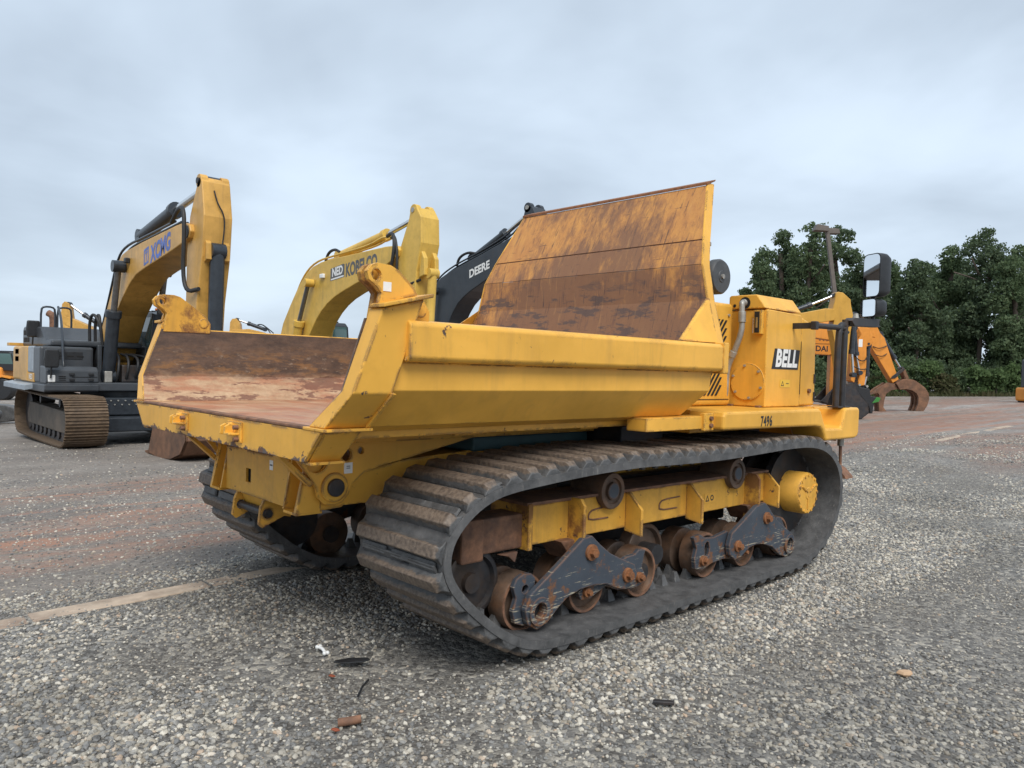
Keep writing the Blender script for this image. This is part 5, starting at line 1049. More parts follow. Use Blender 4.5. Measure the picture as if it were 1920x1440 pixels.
gr = MB().prism([(17.26, 2.1 - z0d), (17.36, 2.06 - z0d), (17.56, 1.66 - z0d), (17.40, 1.52 - z0d), (17.05, 1.42 - z0d), (16.95, 1.22 - z0d), (17.15, 1.14 - z0d), (17.5, 1.5 - z0d)], "y", -0.2, 0.2).build("grapple_head", M["bucket_steel"], od, 0.01)
R_out = [(16.95, 1.40), (17.25, 1.58), (17.5, 1.62), (17.78, 1.55), (18.02, 1.40), (18.25, 1.22), (18.40, 1.0), (18.44, 0.75), (18.36, 0.45), (18.16, 0.12), (17.82, 0.13), (17.95, 0.5), (17.96, 0.8), (17.88, 0.97), (17.69, 1.1), (17.4, 1.16), (17.13, 1.12)]
for y in (-0.28, 0.0, 0.28):
    MB().prism([(a, b - z0d) for a, b in R_out], "y", y - 0.06, y + 0.06).build("grapple_tine", M["bucket_steel"], gr, 0.01)
L_out = [(15.86, 0.85), (16.2, 1.15), (16.61, 1.42), (16.95, 1.38), (17.1, 1.15), (16.8, 1.08), (16.58, 0.92), (16.50, 0.6), (16.48, 0.32), (16.62, 0.14), (16.30, 0.13), (16.25, 0.56), (16.28, 0.85), (16.2, 0.95)]
for y in (-0.18, 0.18):
    MB().prism([(a, b - z0d) for a, b in L_out], "y", y - 0.06, y + 0.06).build("grapple_tine", M["bucket_steel"], gr, 0.01)

# ---------------------------------------------------------------- far machines
def far_exc(d, rr, label, stick, boomp, cyl, pal, name="crawler_excavator", bx=None):
    q = CAM + FW * d + RT * rr; z0 = ground_z(q.x, q.y)
    o = empty(name, (q.x, q.y, z0), atan2(RT.y, RT.x)); tag(o, label, "excavator", "excavators in the far row")
    off = lambda l: [(a - rr, b) for a, b in l]
    base_machine(o, z0, bx - rr, pal)
    boom_part(o, off(boomp), 0.25, pal, z0); boom_part(o, off(stick), 0.22, pal, z0, "stick")
    cylinder(o, "arm_cylinder", *off(cyl), 0.13, 0.07, M["cyl_dark"], 0.0, z0)
    return o
e1 = far_exc(45, -25.5, "distant yellow excavator whose boom top shows above the ochre excavator's engine cover",
        [(-26.5, 4.6), (-26.35, 4.75), (-26.1, 4.62), (-25.95, 3.6), (-26.0, 1.0), (-26.4, 1.0), (-26.6, 3.4), (-26.55, 4.2)], [(-26.4, 3.9), (-25.9, 3.75), (-24.9, 3.35), (-23.8, 2.6), (-22.9, 1.4), (-23.6, 1.2), (-24.3, 2.1), (-25.2, 2.9), (-26.3, 3.4)], [(-24.4, 3.45), (-25.3, 4.0), (-26.2, 4.6)], M["x_yellow"], bx=-22.3)
e2 = far_exc(55, -19, "distant excavator boom peeping over the dumper's left body wall",
        [(-20.35, 4.3), (-20.2, 4.55), (-19.9, 4.58), (-19.65, 4.2), (-19.55, 3.4), (-19.8, 1.0), (-20.2, 1.0), (-20.4, 3.4)], [(-20.2, 3.75), (-19.0, 3.85), (-18.0, 3.65), (-17.0, 3.2), (-16.0, 1.8), (-16.6, 1.6), (-17.6, 2.8), (-18.6, 3.2), (-20.1, 3.35)], [(-17.9, 3.85), (-19.1, 4.25), (-19.9, 4.5)], M["x_yellow"], bx=-15.2)
for k in range(2):
    MB().tube(smoothpath([(-18.6 + 19, 0.1 * k, 4.1 - e2.location.z), (-18.2 + 19, 0.1 * k, 4.25 - e2.location.z), (-17.8 + 19, 0.1 * k, 4.0 - e2.location.z), (-17.5 + 19 + .2 * k, 0.1 * k, 3.6 - e2.location.z)], 2), 0.04, 6).build("boom_hose", M["rubber_hose"], e2, smooth=60)
# wheel loader at the left edge
q = CAM + FW * 50 + RT * (-33.2); lz = ground_z(q.x, q.y)
ld = empty("wheel_loader", (q.x, q.y, lz), atan2(RT.y, RT.x)); tag(ld, "orange-yellow wheel loader with dark cab at the left edge of the yard", "loader")
MB().prism([(-2.2, 0.9), (-0.2, 0.9), (0.0, 1.3), (0.35, 1.5), (0.3, 2.1), (-0.4, 2.25), (-2.2, 2.3)], "y", -0.9, 0.9).build("engine_body", M["h_orange"], ld, 0.1, 3)
MB().prism([(-1.9, 0.5), (0.4, 0.6), (0.6, 1.0), (-0.4, 1.2), (-1.9, 1.3)], "y", -1.0, 1.0).build("chassis", M["cyl_dark"], ld, 0.05)
for (x, y) in ((0.55, -1.0), (-1.6, -1.0), (0.55, 1.0), (-1.6, 1.0)):
    wl = MB().lathe((x, y - 0.28, 0.72), (x, y + 0.28, 0.72), [(0, 0.42), (0, 0.62), (0.15, 0.72), (0.85, 0.72), (1, 0.62), (1, 0.42)], 28).build("tyre", M["black_plastic"], ld, smooth=40)
    MB().lathe((x, y - 0.26, 0.72), (x, y + 0.26, 0.72), [(0, 0.1), (0, 0.4), (0.5, 0.42), (1, 0.4), (1, 0.1)], 24).build("wheel_rim", M["h_orange"], wl, smooth=40)
lc = simple_cab(ld, M["black_plastic"], -0.2, 1.0, -0.75, 0.75, 1.9, 3.15)
for (a, b) in (((-0.9, -0.9, 2.3), (-0.6, -0.9, 2.75)), ((-0.6, -0.9, 2.75), (-0.2, -0.9, 2.7))): MB().cyl(a, b, 0.03, n=8).build("hand_rail", M["cyl_dark"], ld)
boxpart(ld, "side_mirror", M["black_plastic"], -0.55, -0.3, -1.0, -0.85, 2.55, 2.95, 0.04)
MB().prism([(-0.1, 1.3), (0.6, 1.5), (1.15, 1.4), (1.2, 1.5), (0.6, 1.62), (-0.1, 1.45)], "y", -1.3, -0.75).build("mudguard", M["h_orange"], ld, 0.02)
# rubber tracked machine cut by the left edge
q = CAM + FW * 24 + RT * (-17.3); lz = ground_z(q.x, q.y)
lt = empty("compact_loader", (q.x, q.y, lz), atan2(RT.y, RT.x)); tag(lt, "black rubber track of a compact loader cut off by the left edge", "loader")
tt = MB(); P_ = smoothpath([(-1.2, 0, 0.62), (1.0, 0, 0.62), (1.5, 0, 0.5), (1.55, 0, 0.3), (1.3, 0, 0.0), (-1.2, 0, 0.0), (-1.5, 0, 0.3)], 2, True)
lo = [(q_.x, q_.z) for q_ in P_]
tt.prism(lo, "y", -0.75, -0.35).build("rubber_track", M["rubber"], lt, 0.03)
MB().prism(lo, "y", 0.35, 0.75).build("rubber_track", M["rubber"], lt, 0.03)
boxpart(lt, "loader_body", M["x_grey"], -1.2, 0.4, -0.75, 0.75, 0.64, 1.2, 0.05)
for k in range(7):
    a = -0.2 + k * 0.24
    boxpart(lt, "cleat", M["rubber"], a, a + 0.1, -0.76, -0.34, 0.6, 0.66, 0.01) if a < 1.1 else None
# machine cut by the right edge
q = CAM + FW * 44 + RT * 30.45; rz_ = ground_z(q.x, q.y)
rm = empty("small_excavator", (q.x, q.y, rz_), atan2(RT.y, RT.x)); tag(rm, "dark cab and orange counterweight of a small excavator at the right edge", "excavator")
simple_cab(rm, M["x_grey"], -0.72, 0.9, -0.6, 0.6, 0.85, 2.35 + 0.15)
MB().box(-0.85, 1.2, -0.9, 0.9, 0.05 - 0.0, 0.85).build("counterweight", M["h_orange"], rm, 0.12, 3)
boxpart(rm, "counterweight_seam", M["dark_void"], -0.3, -0.27, -0.905, -0.88, 0.1, 0.8, 0.001)
boxpart(rm, "undercarriage", M["dark_steel"], -0.7, 1.3, -0.85, 0.85, -0.25, 0.06, 0.03)
MB().tube(smoothpath([(-0.5, 0, 2.5), (-0.75, 0, 3.8), (-0.78, 0, 4.6), (-0.5, 0, 4.95), (0.4, 0, 5.0)], 2), 0.06, 8).build("boom", M["x_lgrey"], rm, smooth=50)
# ================================================================ ground
def strip_y(x): return 1.05 + 0.055 * (x + 1)
def axis(lo, hi, fine_lo, fine_hi, step):
    a = []; v = fine_lo
    while v <= fine_hi: a.append(v); v += step
    g = step; v = fine_hi
    while v < hi: g *= 1.22; v += g; a.append(min(v, hi))
    g = step; v = fine_lo
    while v > lo: g *= 1.22; v -= g; a.insert(0, max(v, lo))
    return a
gx, gy = axis(-500, 900, -4, 12, 0.25), axis(-500, 900, -6, 6, 0.25)
def gnoise(x, y):
    if abs(x) > 40 or abs(y) > 40: return 0.0
    return 0.03 * (noise.noise((x * 0.55, y * 0.55, 3.1))) + 0.012 * noise.noise((x * 1.7, y * 1.7, 7.0)) - 0.02
gm = MB()
gm.v = [(x, y, ground_z(x, y) + gnoise(x, y)) for y in gy for x in gx]
nx_ = len(gx)
gm.f = [(j * nx_ + i, j * nx_ + i + 1, (j + 1) * nx_ + i + 1, (j + 1) * nx_ + i) for j in range(len(gy) - 1) for i in range(nx_ - 1)]

def ground_mat():
    m, nt, p = newmat("gravel_yard"); w = N(nt, "NewGeometry").outputs["Position"]
    sp = N(nt, "SeparateXYZ", None, {0: w}); x, y = sp.outputs[0], sp.outputs[1]
    v1 = N(nt, "TexVoronoi", None, {"Vector": w, "Scale": 30.0, "Randomness": 1.0}); v2 = N(nt, "TexVoronoi", None, {"Vector": w, "Scale": 85.0})
    g1 = ramp(nt, N(nt, "SeparateXYZ", None, {0: v1.outputs["Color"]}).outputs[0], [(0.0, (0.055, 0.052, 0.048)), (0.35, (0.13, 0.126, 0.12)), (0.65, (0.22, 0.213, 0.197)), (0.85, (0.34, 0.318, 0.275)), (1.0, (0.5, 0.46, 0.39))])
    g2 = ramp(nt, N(nt, "SeparateXYZ", None, {0: v2.outputs["Color"]}).outputs[0], [(0.0, (0.055, 0.049, 0.042)), (0.5, (0.12, 0.108, 0.094)), (0.85, (0.2, 0.185, 0.16)), (1.0, (0.36, 0.33, 0.285))])
    pm = noi(nt, w, 0.9, 5, 0.6)
    c = mixc(nt, ramp(nt, pm, [(0.4, 0.15), (0.62, 0.8)]), g2, g1)
    # packed dirt: damp patches and ruts
    dm = noi(nt, mapping(nt, w, (0.28, 1.1, 1), (0, 0, -0.06)), 1.0, 6, 0.6, 0.4)
    beyond = N(nt, "MapRange", None, {0: mth(nt, "SUBTRACT", y, mth(nt, "MULTIPLY", x, 0.055)), 1: 1.1, 2: 1.7}).outputs[0]
    dirt = mixc(nt, ramp(nt, dm, [(0.38, 0), (0.62, 1)]), (0.155, 0.128, 0.11), (0.26, 0.225, 0.195))
    c = mixc(nt, mth(nt, "MULTIPLY", beyond, ramp(nt, noi(nt, w, 2.3, 6, 0.65), [(0.35, 0.35), (0.65, 0.8)])), c, dirt)
    # light dusty wash far away
    far = N(nt, "MapRange", None, {0: mth(nt, "ADD", mth(nt, "ABSOLUTE", x), mth(nt, "ABSOLUTE", y)), 1: 9.0, 2: 40.0}).outputs[0]
    c = mixc(nt, mth(nt, "MULTIPLY", far, 0.75), c, mixc(nt, ramp(nt, noi(nt, mapping(nt, w, (0.05, 0.3, 1), (0, 0, -0.7)), 1.0, 5, 0.6), [(0.4, 0), (0.6, 1)]), (0.215, 0.185, 0.16), (0.33, 0.305, 0.285)))
    v3 = N(nt, "TexVoronoi", None, {"Vector": w, "Scale": 9.0}); v4 = N(nt, "TexVoronoi", None, {"Vector": w, "Scale": 3.6})
    mot = mth(nt, "ADD", mth(nt, "MULTIPLY", N(nt, "SeparateXYZ", None, {0: v3.outputs["Color"]}).outputs[0], 0.55), mth(nt, "MULTIPLY", N(nt, "SeparateXYZ", None, {0: v4.outputs["Color"]}).outputs[1], 0.45))
    c = mixc(nt, mth(nt, "MULTIPLY", far, 0.85), c, mixc(nt, 1.0, c, ramp(nt, mot, [(0.2, (0.62, 0.61, 0.6)), (0.8, (1.32, 1.31, 1.28))]), "MULTIPLY"))
    # red clay tracked across the yard
    cl = noi(nt, mapping(nt, w, (0.12, 1.7, 1), (0, 0, -0.09), (2.2, 0.35, 0)), 1.0, 8, 0.68, 0.5)
    near = N(nt, "MapRange", None, {0: y, 1: 1.6, 2: 2.6}).outputs[0]; fade_ = N(nt, "MapRange", None, {0: y, 1: 8.5, 2: 6.5}).outputs[0]
    km = mth(nt, "MULTIPLY", mth(nt, "MULTIPLY", ramp(nt, cl, [(0.46, 0), (0.6, 1)]), near), fade_)
    c = mixc(nt, mth(nt, "MULTIPLY", mth(nt, "MULTIPLY", km, 0.85), ramp(nt, noi(nt, w, 5.0, 6, 0.7), [(0.35, 0.3), (0.6, 1)])), c, (0.35, 0.175, 0.11))
    cl2 = noi(nt, mapping(nt, w, (0.10, 0.45, 1), (0, 0, -0.85), (5.2, 0.6, 0)), 1.0, 7, 0.65, 0.5)
    reg = mth(nt, "MULTIPLY", N(nt, "MapRange", None, {0: x, 1: 11.0, 2: 16.0}).outputs[0], N(nt, "MapRange", None, {0: x, 1: 62.0, 2: 50.0}).outputs[0])
    k2 = mth(nt, "MULTIPLY", ramp(nt, cl2, [(0.43, 0), (0.55, 1)]), reg)
    c = mixc(nt, mth(nt, "MULTIPLY", k2, mth(nt, "MULTIPLY", ramp(nt, noi(nt, w, 2.6, 6, 0.7), [(0.35, 0.25), (0.6, 1)]), 0.75)), c, mixc(nt, noi(nt, w, 1.1, 4, 0.6), (0.19, 0.095, 0.065), (0.31, 0.155, 0.095)))
    h = mth(nt, "ADD", mth(nt, "MULTIPLY", mth(nt, "SUBTRACT", 1.0, v1.outputs["Distance"]), 1.0), mth(nt, "MULTIPLY", v2.outputs["Distance"], -0.5))
    wet = ramp(nt, dm, [(0.35, 0.62), (0.55, 0.9)])
    setp(nt, p, col=c, rough=wet, nor=bump(nt, h, 0.7, 0.012), spec=0.35)
    return m
M["ground"] = ground_mat()
gnd = struct(gm.build("ground", M["ground"], None, smooth=60, recalc=False))

# concrete edging strip, laid slab by slab
M["concrete"] = simple("dusty_concrete", (0.44, 0.35, 0.265), 0.85, 0, 0.3, 5, 0.4, (0.22, 0.15, 0.11), 0.85)
kerb = struct(empty("kerb", (0, 0, 0)))
xk = -7.9
while xk < 25:
    if 4.3 < xk < 16.8: xk += 1.12; continue
    L_ = 1.12; x0, x1 = xk + 0.01, xk + L_ - (0.012 if int(xk * 10) % 2 else 0.001)
    z = lambda q: ground_z(q, strip_y(q)) + gnoise(q, strip_y(q)) - 0.017
    dz = rnd.uniform(-0.004, 0.006); tw = rnd.uniform(-0.012, 0.012)
    q0 = [(x0, strip_y(x0) - 0.09 + tw, z(x0) - 0.1), (x0, strip_y(x0) + 0.09 + tw, z(x0) - 0.1), (x0, strip_y(x0) + 0.09 + tw, z(x0) + 0.022 + dz), (x0, strip_y(x0) - 0.09 + tw, z(x0) + 0.022 + dz)]
    q1 = [(x1, strip_y(x1) - 0.09 - tw, z(x1) - 0.1), (x1, strip_y(x1) + 0.09 - tw, z(x1) - 0.1), (x1, strip_y(x1) + 0.09 - tw, z(x1) + 0.022 - dz), (x1, strip_y(x1) - 0.09 - tw, z(x1) + 0.022 - dz)]
    MB().loft(q0, q1).build("slab", M["concrete"], kerb, 0.008)
    xk += L_

# loose stones
def stone_mat():
    m, nt, p = newmat("crushed_stone"); oi = N(nt, "ObjectInfo"); tc = N(nt, "TexCoord").outputs["Object"]
    c = ramp(nt, oi.outputs["Random"], [(0.0, (0.07, 0.067, 0.062)), (0.16, (0.13, 0.128, 0.124)), (0.34, (0.21, 0.205, 0.195)), (0.48, (0.30, 0.285, 0.255)), (0.6, (0.44, 0.40, 0.32)), (0.72, (0.28, 0.23, 0.165)), (0.81, (0.54, 0.49, 0.40)), (0.93, (0.66, 0.61, 0.51)), (1.0, (0.44, 0.30, 0.19))])
    c = mixc(nt, mth(nt, "MULTIPLY", noi(nt, tc, 1.6, 5, 0.7), 0.35), c, (0.36, 0.35, 0.33))
    wp = N(nt, "NewGeometry").outputs["Position"]
    damp = ramp(nt, noi(nt, wp, 0.55, 4, 0.6, 0.3), [(0.40, 1.0), (0.52, 0.0)])
    c = mixc(nt, mth(nt, "MULTIPLY", damp, 0.6), c, mixc(nt, 1.0, c, (0.42, 0.42, 0.42), "MULTIPLY"))
    setp(nt, p, col=c, rough=mth(nt, "SUBTRACT", 0.65, mth(nt, "MULTIPLY", damp, 0.2)), nor=bump(nt, noi(nt, tc, 3.0, 4, 0.6), 0.25, 0.3)); return m
M["stone"] = stone_mat()
def stone_density(x, y):
    """stones per square metre and relative size at a ground point"""
    sy = strip_y(x); n1 = noise.noise((x * 0.6, y * 0.6, 0.3)); n2 = noise.noise((x * 1.9, y * 1.9, 5.0))
    d = (Vector((x, y)) - CAM.xy).length
    if y > sy + 0.13:
        t = y - sy - 0.13
        band = max(0.0, 1 - abs(t - 0.22) / (0.26 + 0.08 * n2))
        dens = 2300 * min(1, band * 1.8) + 260
        size = 0.9
    elif y > sy - 0.135:
        dens = 500 + 1300 * max(0, n2 + 0.2); size = 0.62
    else:
        clean = max(0.0, min(1.0, 0.55 + 1.1 * n1 + 0.4 * n2))
        if y < -1.9: clean *= 1 - 0.72 * max(0, min(1, (x - 0.4) / 1.0)) * (0.6 + 0.4 * abs(sin(y * 2.4 + 0.5)))                       # packed lane on the right
        if -2.1 < y < -1.45 and 0.3 < x < 7: clean = 0.9              # ridge along the track
        if x + y < -1.2 and y < 0: clean = min(1, clean + 0.35)
        dens = 420 + 2700 * clean; size = 0.62 + 0.48 * clean
    if d > 8: dens *= max(0.10, 1 - (d - 8) / 7); size *= 1 + min(0.5, (d - 8) / 16)
    if (0.2 < x < 4.2 and 0.74 < abs(y) < 1.44): dens = 0
    return dens, size
sm = MB(); step = 0.16; dv = []; sv_ = []
xs = [-3.2 + step * i for i in range(int(26 / step))]; ys = [-6.4 + step * i for i in range(int(22 / step))]
def visible(x, y):
    d = Vector((x, y)) - CAM.xy; L_ = d.length
    if L_ < 1.4 or L_ > 24: return False
    a = atan2(d.y, d.x) - YAW
    return abs(a) < radians(44)
idx = {}
for y in ys:
    for x in xs:
        if not visible(x + step / 2, y + step / 2): continue
        q = []
        for (i, j) in ((x, y), (x + step, y), (x + step, y + step), (x, y + step)):
            k = (round(i, 3), round(j, 3))
            if k not in idx:
                idx[k] = len(sm.v); zz_ = ground_z(i, j) + gnoise(i, j); de, si = stone_density(i, j)
                sm.v.append((i, j, zz_ + 0.002)); dv.append(de); sv_.append(si)
            q.append(idx[k])
        sm.f.append(tuple(q))
stones = sm.build("gravel_stones", M["stone"], None, recalc=False)
tag(stones, "loose grey and tan crushed gravel spread over the yard in the foreground", "gravel", kind="stuff")
a_ = stones.data.attributes.new("dens", "FLOAT", "POINT"); a_.data.foreach_set("value", dv)
a_ = stones.data.attributes.new("ssize", "FLOAT", "POINT"); a_.data.foreach_set("value", sv_)
ng = bpy.data.node_groups.new("scatter_stones", "GeometryNodeTree")
ng.interface.new_socket("Geometry", in_out="INPUT", socket_type="NodeSocketGeometry"); ng.interface.new_socket("Geometry", in_out="OUTPUT", socket_type="NodeSocketGeometry")
def GN(typ, props=None, ins=None):
    n = ng.nodes.new(typ)
    for k, v in (props or {}).items(): setattr(n, k, v)
    for k, v in (ins or {}).items():
        s = n.inputs[k]
        if isinstance(v, bpy.types.NodeSocket): ng.links.new(v, s)
        else: s.default_value = v
    return n
gi = GN("NodeGroupInput"); go = GN("NodeGroupOutput")
na = GN("GeometryNodeInputNamedAttribute", {"data_type": "FLOAT"}, {"Name": "dens"}); nb = GN("GeometryNodeInputNamedAttribute", {"data_type": "FLOAT"}, {"Name": "ssize"})
def outp(n, name): return [o for o in n.outputs if o.name == name and o.enabled][0]
dist = GN("GeometryNodeDistributePointsOnFaces", {"distribute_method": "RANDOM"}, {"Mesh": gi.outputs[0], "Density": outp(na, "Attribute"), "Seed": 3})
joinv = GN("GeometryNodeGeometryToInstance")
pos = GN("GeometryNodeInputPosition")
for k in range(7):
    ico = GN("GeometryNodeMeshIcoSphere", None, {"Radius": 1.0, "Subdivisions": 2})
    off = GN("ShaderNodeVectorMath", {"operation": "ADD"}, {0: pos.outputs[0], 1: (k * 7.3, k * 3.1, k * 1.7)})
    nz = GN("ShaderNodeTexNoise", None, {"Vector": off.outputs[0], "Scale": 0.85, "Detail": 1.5, "Roughness": 0.55})
    sub = GN("ShaderNodeVectorMath", {"operation": "SUBTRACT"}, {0: nz.outputs["Color"], 1: (0.5, 0.5, 0.5)})
    scl = GN("ShaderNodeVectorMath", {"operation": "MULTIPLY"}, {0: sub.outputs[0], 1: (1.25, 1.25, 1.25)})
    sp_ = GN("GeometryNodeSetPosition", None, {"Geometry": ico.outputs[0], "Offset": scl.outputs[0]})
    tf_ = GN("GeometryNodeTransform", None, {"Geometry": sp_.outputs[0], "Scale": (1.0, 0.70 + 0.06 * (k % 4), 0.56 + 0.07 * (k % 3))})
    ng.links.new(tf_.outputs[0], joinv.inputs[0])
rot = GN("FunctionNodeRandomValue", {"data_type": "FLOAT_VECTOR"}, {0: (-0.45, -0.45, 0.0), 1: (0.45, 0.45, 6.28), "Seed": 5})
rs = GN("FunctionNodeRandomValue", {"data_type": "FLOAT"}, {2: 0.0, 3: 1.0, "Seed": 8})
pw = GN("ShaderNodeMath", {"operation": "POWER"}, {0: outp(rs, "Value"), 1: 2.4})
ml = GN("ShaderNodeMath", {"operation": "MULTIPLY_ADD"}, {0: pw.outputs[0], 1: 0.0125, 2: 0.0066})
m2 = GN("ShaderNodeMath", {"operation": "MULTIPLY"}, {0: ml.outputs[0], 1: outp(nb, "Attribute")})
inst = GN("GeometryNodeInstanceOnPoints", None, {"Points": dist.outputs[0], "Instance": joinv.outputs[0], "Pick Instance": True, "Rotation": outp(rot, "Value"), "Scale": m2.outputs[0]})
smn = GN("GeometryNodeSetMaterial", None, {"Geometry": inst.outputs[0], "Material": M["stone"]})
ng.links.new(smn.outputs[0], go.inputs[0])
md = stones.modifiers.new("scatter", "NODES"); md.node_group = ng

# ================================================================ trees behind the yard
def leaf_mat(name, a, b, c_):
    m, nt, p = newmat(name); ge = N(nt, "NewGeometry"); w = ge.outputs["Position"]
    c = ramp(nt, ge.outputs["Random Per Island"], [(0.0, a), (0.5, b), (1.0, c_)]).outputs[0]
    c = mixc(nt, ramp(nt, noi(nt, w, 0.35, 3, 0.6), [(0.35, 0), (0.65, 1)]), c, mixc(nt, 0.5, c, (0.07, 0.11, 0.05)), "MIX")
    setp(nt, p, col=c, rough=0.7, spec=0.12)
    tl = N(nt, "BsdfTranslucent", None, {0: mixc(nt, 0.4, c, (0.14, 0.19, 0.06))})
    mx = N(nt, "MixShader", None, {0: 0.45, 1: p.outputs[0], 2: tl.outputs[0]})
    nt.links.new(mx.outputs[0], [n for n in nt.nodes if n.type == "OUTPUT_MATERIAL"][0].inputs[0])
    return m
M["leaf_dark"] = leaf_mat("dark_foliage", (0.08, 0.115, 0.078), (0.115, 0.155, 0.094), (0.16, 0.205, 0.12))
M["leaf_mid"] = leaf_mat("mid_foliage", (0.092, 0.136, 0.08), (0.13, 0.18, 0.098), (0.18, 0.23, 0.125))
M["leaf_light"] = leaf_mat("light_foliage", (0.085, 0.135, 0.055), (0.12, 0.18, 0.07), (0.16, 0.225, 0.095))
M["leaf_dry"] = leaf_mat("dry_foliage", (0.085, 0.065, 0.035), (0.11, 0.08, 0.045), (0.10, 0.10, 0.05))
M["bark"] = simple("bark", (0.09, 0.07, 0.055), 0.9, 0, 0.4, 6, 0.6)
def foliage(lobes, n, leaf, rg, flat=0.0):
    v = []; f_ = []
    tot = sum(l[3] ** 2 for l in lobes)
    for (cx, cy, cz, rad) in lobes:
        k = int(n * rad * rad / tot)
        # twigs: small clusters on the lobe's surface
        for _ in range(max(3, k // 9)):
            th = rg.uniform(0, 2 * pi); ph = math.acos(rg.uniform(-0.75, 1)); rr = rad * (rg.uniform(0.82, 1.06) if rg.random() < .8 else rg.uniform(0.9, 1.25))
            tx, ty, tz = cx + rr * sin(ph) * cos(th), cy + rr * sin(ph) * sin(th), cz + rr * cos(ph) * 0.85
            for _ in range(9):
                s = leaf * rg.uniform(0.55, 1.25); q = Vector((tx + rg.gauss(0, leaf * 1.15), ty + rg.gauss(0, leaf * 1.15), tz + rg.gauss(0, leaf * 0.8)))
                a = Vector((rg.gauss(0, 1), rg.gauss(0, 1), rg.gauss(0, 0.6))).normalized(); b = a.orthogonal().normalized()
                b = Matrix.Rotation(rg.uniform(0, 6.28), 3, a) @ b; a2 = a.cross(b)
                i = len(v); v += [q + b * s, q + a2 * s * 0.62 + b * 0.15 * s, q - b * s, q - a2 * s * 0.62 - b * 0.15 * s]; f_.append((i, i + 1, i + 2, i + 3))
    m_ = MB(); m_.v = [tuple(q) for q in v]; m_.f = f_; return m_
def depth_pos(px_, d): q = CAM + FW * d + RT * ((px_ - 960) / 1430 * d); return Vector((q.x, q.y, ground_z(q.x, q.y)))
TREES = [(1428, 66, 465, 36, "leaf_mid"), (1462, 68, 432, 34, "leaf_dark"), (1512, 65, 418, 40, "leaf_mid"), (1562, 67, 424, 38, "leaf_dark"), (1612, 66, 492, 38, "leaf_dark"), (1662, 70, 490, 40, "leaf_mid"), (1712, 66, 486, 40, "leaf_dark"),
         (1768, 69, 462, 38, "leaf_mid"), (1836, 66, 428, 44, "leaf_dark"), (1893, 64, 462, 42, "leaf_mid"), (1935, 67, 440, 46, "leaf_dark"),
         (1490, 75, 470, 50, "leaf_dark"), (1590, 76, 500, 50, "leaf_dark"), (1740, 76, 500, 40, "leaf_dark"), (1800, 76, 480, 46, "leaf_dark"), (1900, 76, 480, 46, "leaf_dark"), (1398, 70, 540, 26, "leaf_mid")]
TL = ["leftmost low bushy tree beside the grey air cleaner", "tall dark tree left of the leaning light pole", "tall leafy tree just left of the light pole's lamps", "dark tree just right of the light pole", "lower dark tree behind the wing mirror", "mid green tree right of the wing mirror",
      "dark tree above the rusty grapple", "mid green tree right of the rusty grapple", "tallest dark tree with open crown on the right", "vine covered green tree near the right edge", "dark tree at the right edge of the picture",
      "shaded tree filling in behind the light pole", "shaded tree filling in behind the wing mirror", "shaded tree in the gap above the grapple", "shaded tree behind the tallest dark tree", "shaded tree behind the right edge trees", "small tree crown low beside the hood cap"]
for i, ((px_, d, top, hw_, mt), lab) in enumerate(zip(TREES, TL)):
    rg = random.Random(100 + i); b = depth_pos(px_, d)
    hor = 689.7 + (px_ - 960) * 0.0285
    H_ = 1.6 + (hor - top) * d / 1430 - b.z; W_ = hw_ * d / 1430 * 1.3
    t = empty("deciduous_tree", b, rg.uniform(0, 6.28)); tag(t, lab, "tree", "trees behind the yard")
    tr_ = MB(); tr_.tube(smoothpath([(0, 0, -0.2), (rg.uniform(-.2, .2), rg.uniform(-.2, .2), H_ * 0.25), (rg.uniform(-.4, .4), rg.uniform(-.4, .4), H_ * 0.55), (rg.uniform(-.6, .6), rg.uniform(-.6, .6), H_ * 0.85)], 1), 0.2, 7)
    for k in range(6):
        a = rg.uniform(0, 6.28); z0_ = H_ * rg.uniform(0.3, 0.7); L_ = W_ * rg.uniform(0.5, 0.9)
        tr_.tube([(0, 0, z0_), (L_ * 0.5 * cos(a), L_ * 0.5 * sin(a), z0_ + 0.5), (L_ * cos(a), L_ * sin(a), z0_ + rg.uniform(0.8, 2.0))], 0.07, 5)
    tr_.build("trunk", M["bark"], t, smooth=60)
    lob = []
    nl = 34
    for k in range(nl):
        u_ = k / (nl - 1); z_ = H_ * (0.06 + 0.82 * u_)
        prof = (0.82 + 0.25 * sin(u_ * 5 + i)) * (1.0 if u_ < 0.6 else 1 - (u_ - 0.6) * 1.35)
        a = rg.uniform(0, 6.28); rr = W_ * prof * rg.uniform(0.35, 1.0); rad = W_ * rg.uniform(0.28, 0.48) * (1 - 0.3 * u_)
        lob.append((rr * cos(a), rr * sin(a), z_, rad))
    lob.append((rg.uniform(-.3, .3), 0, H_ - W_ * 0.2, W_ * 0.2)); lob.append((rg.uniform(-.8, .8), rg.uniform(-.5, .5), H_ - W_ * 0.42, W_ * 0.3))
    foliage(lob, 20000, 0.135, rg).build("crown", M[mt], t, recalc=False)
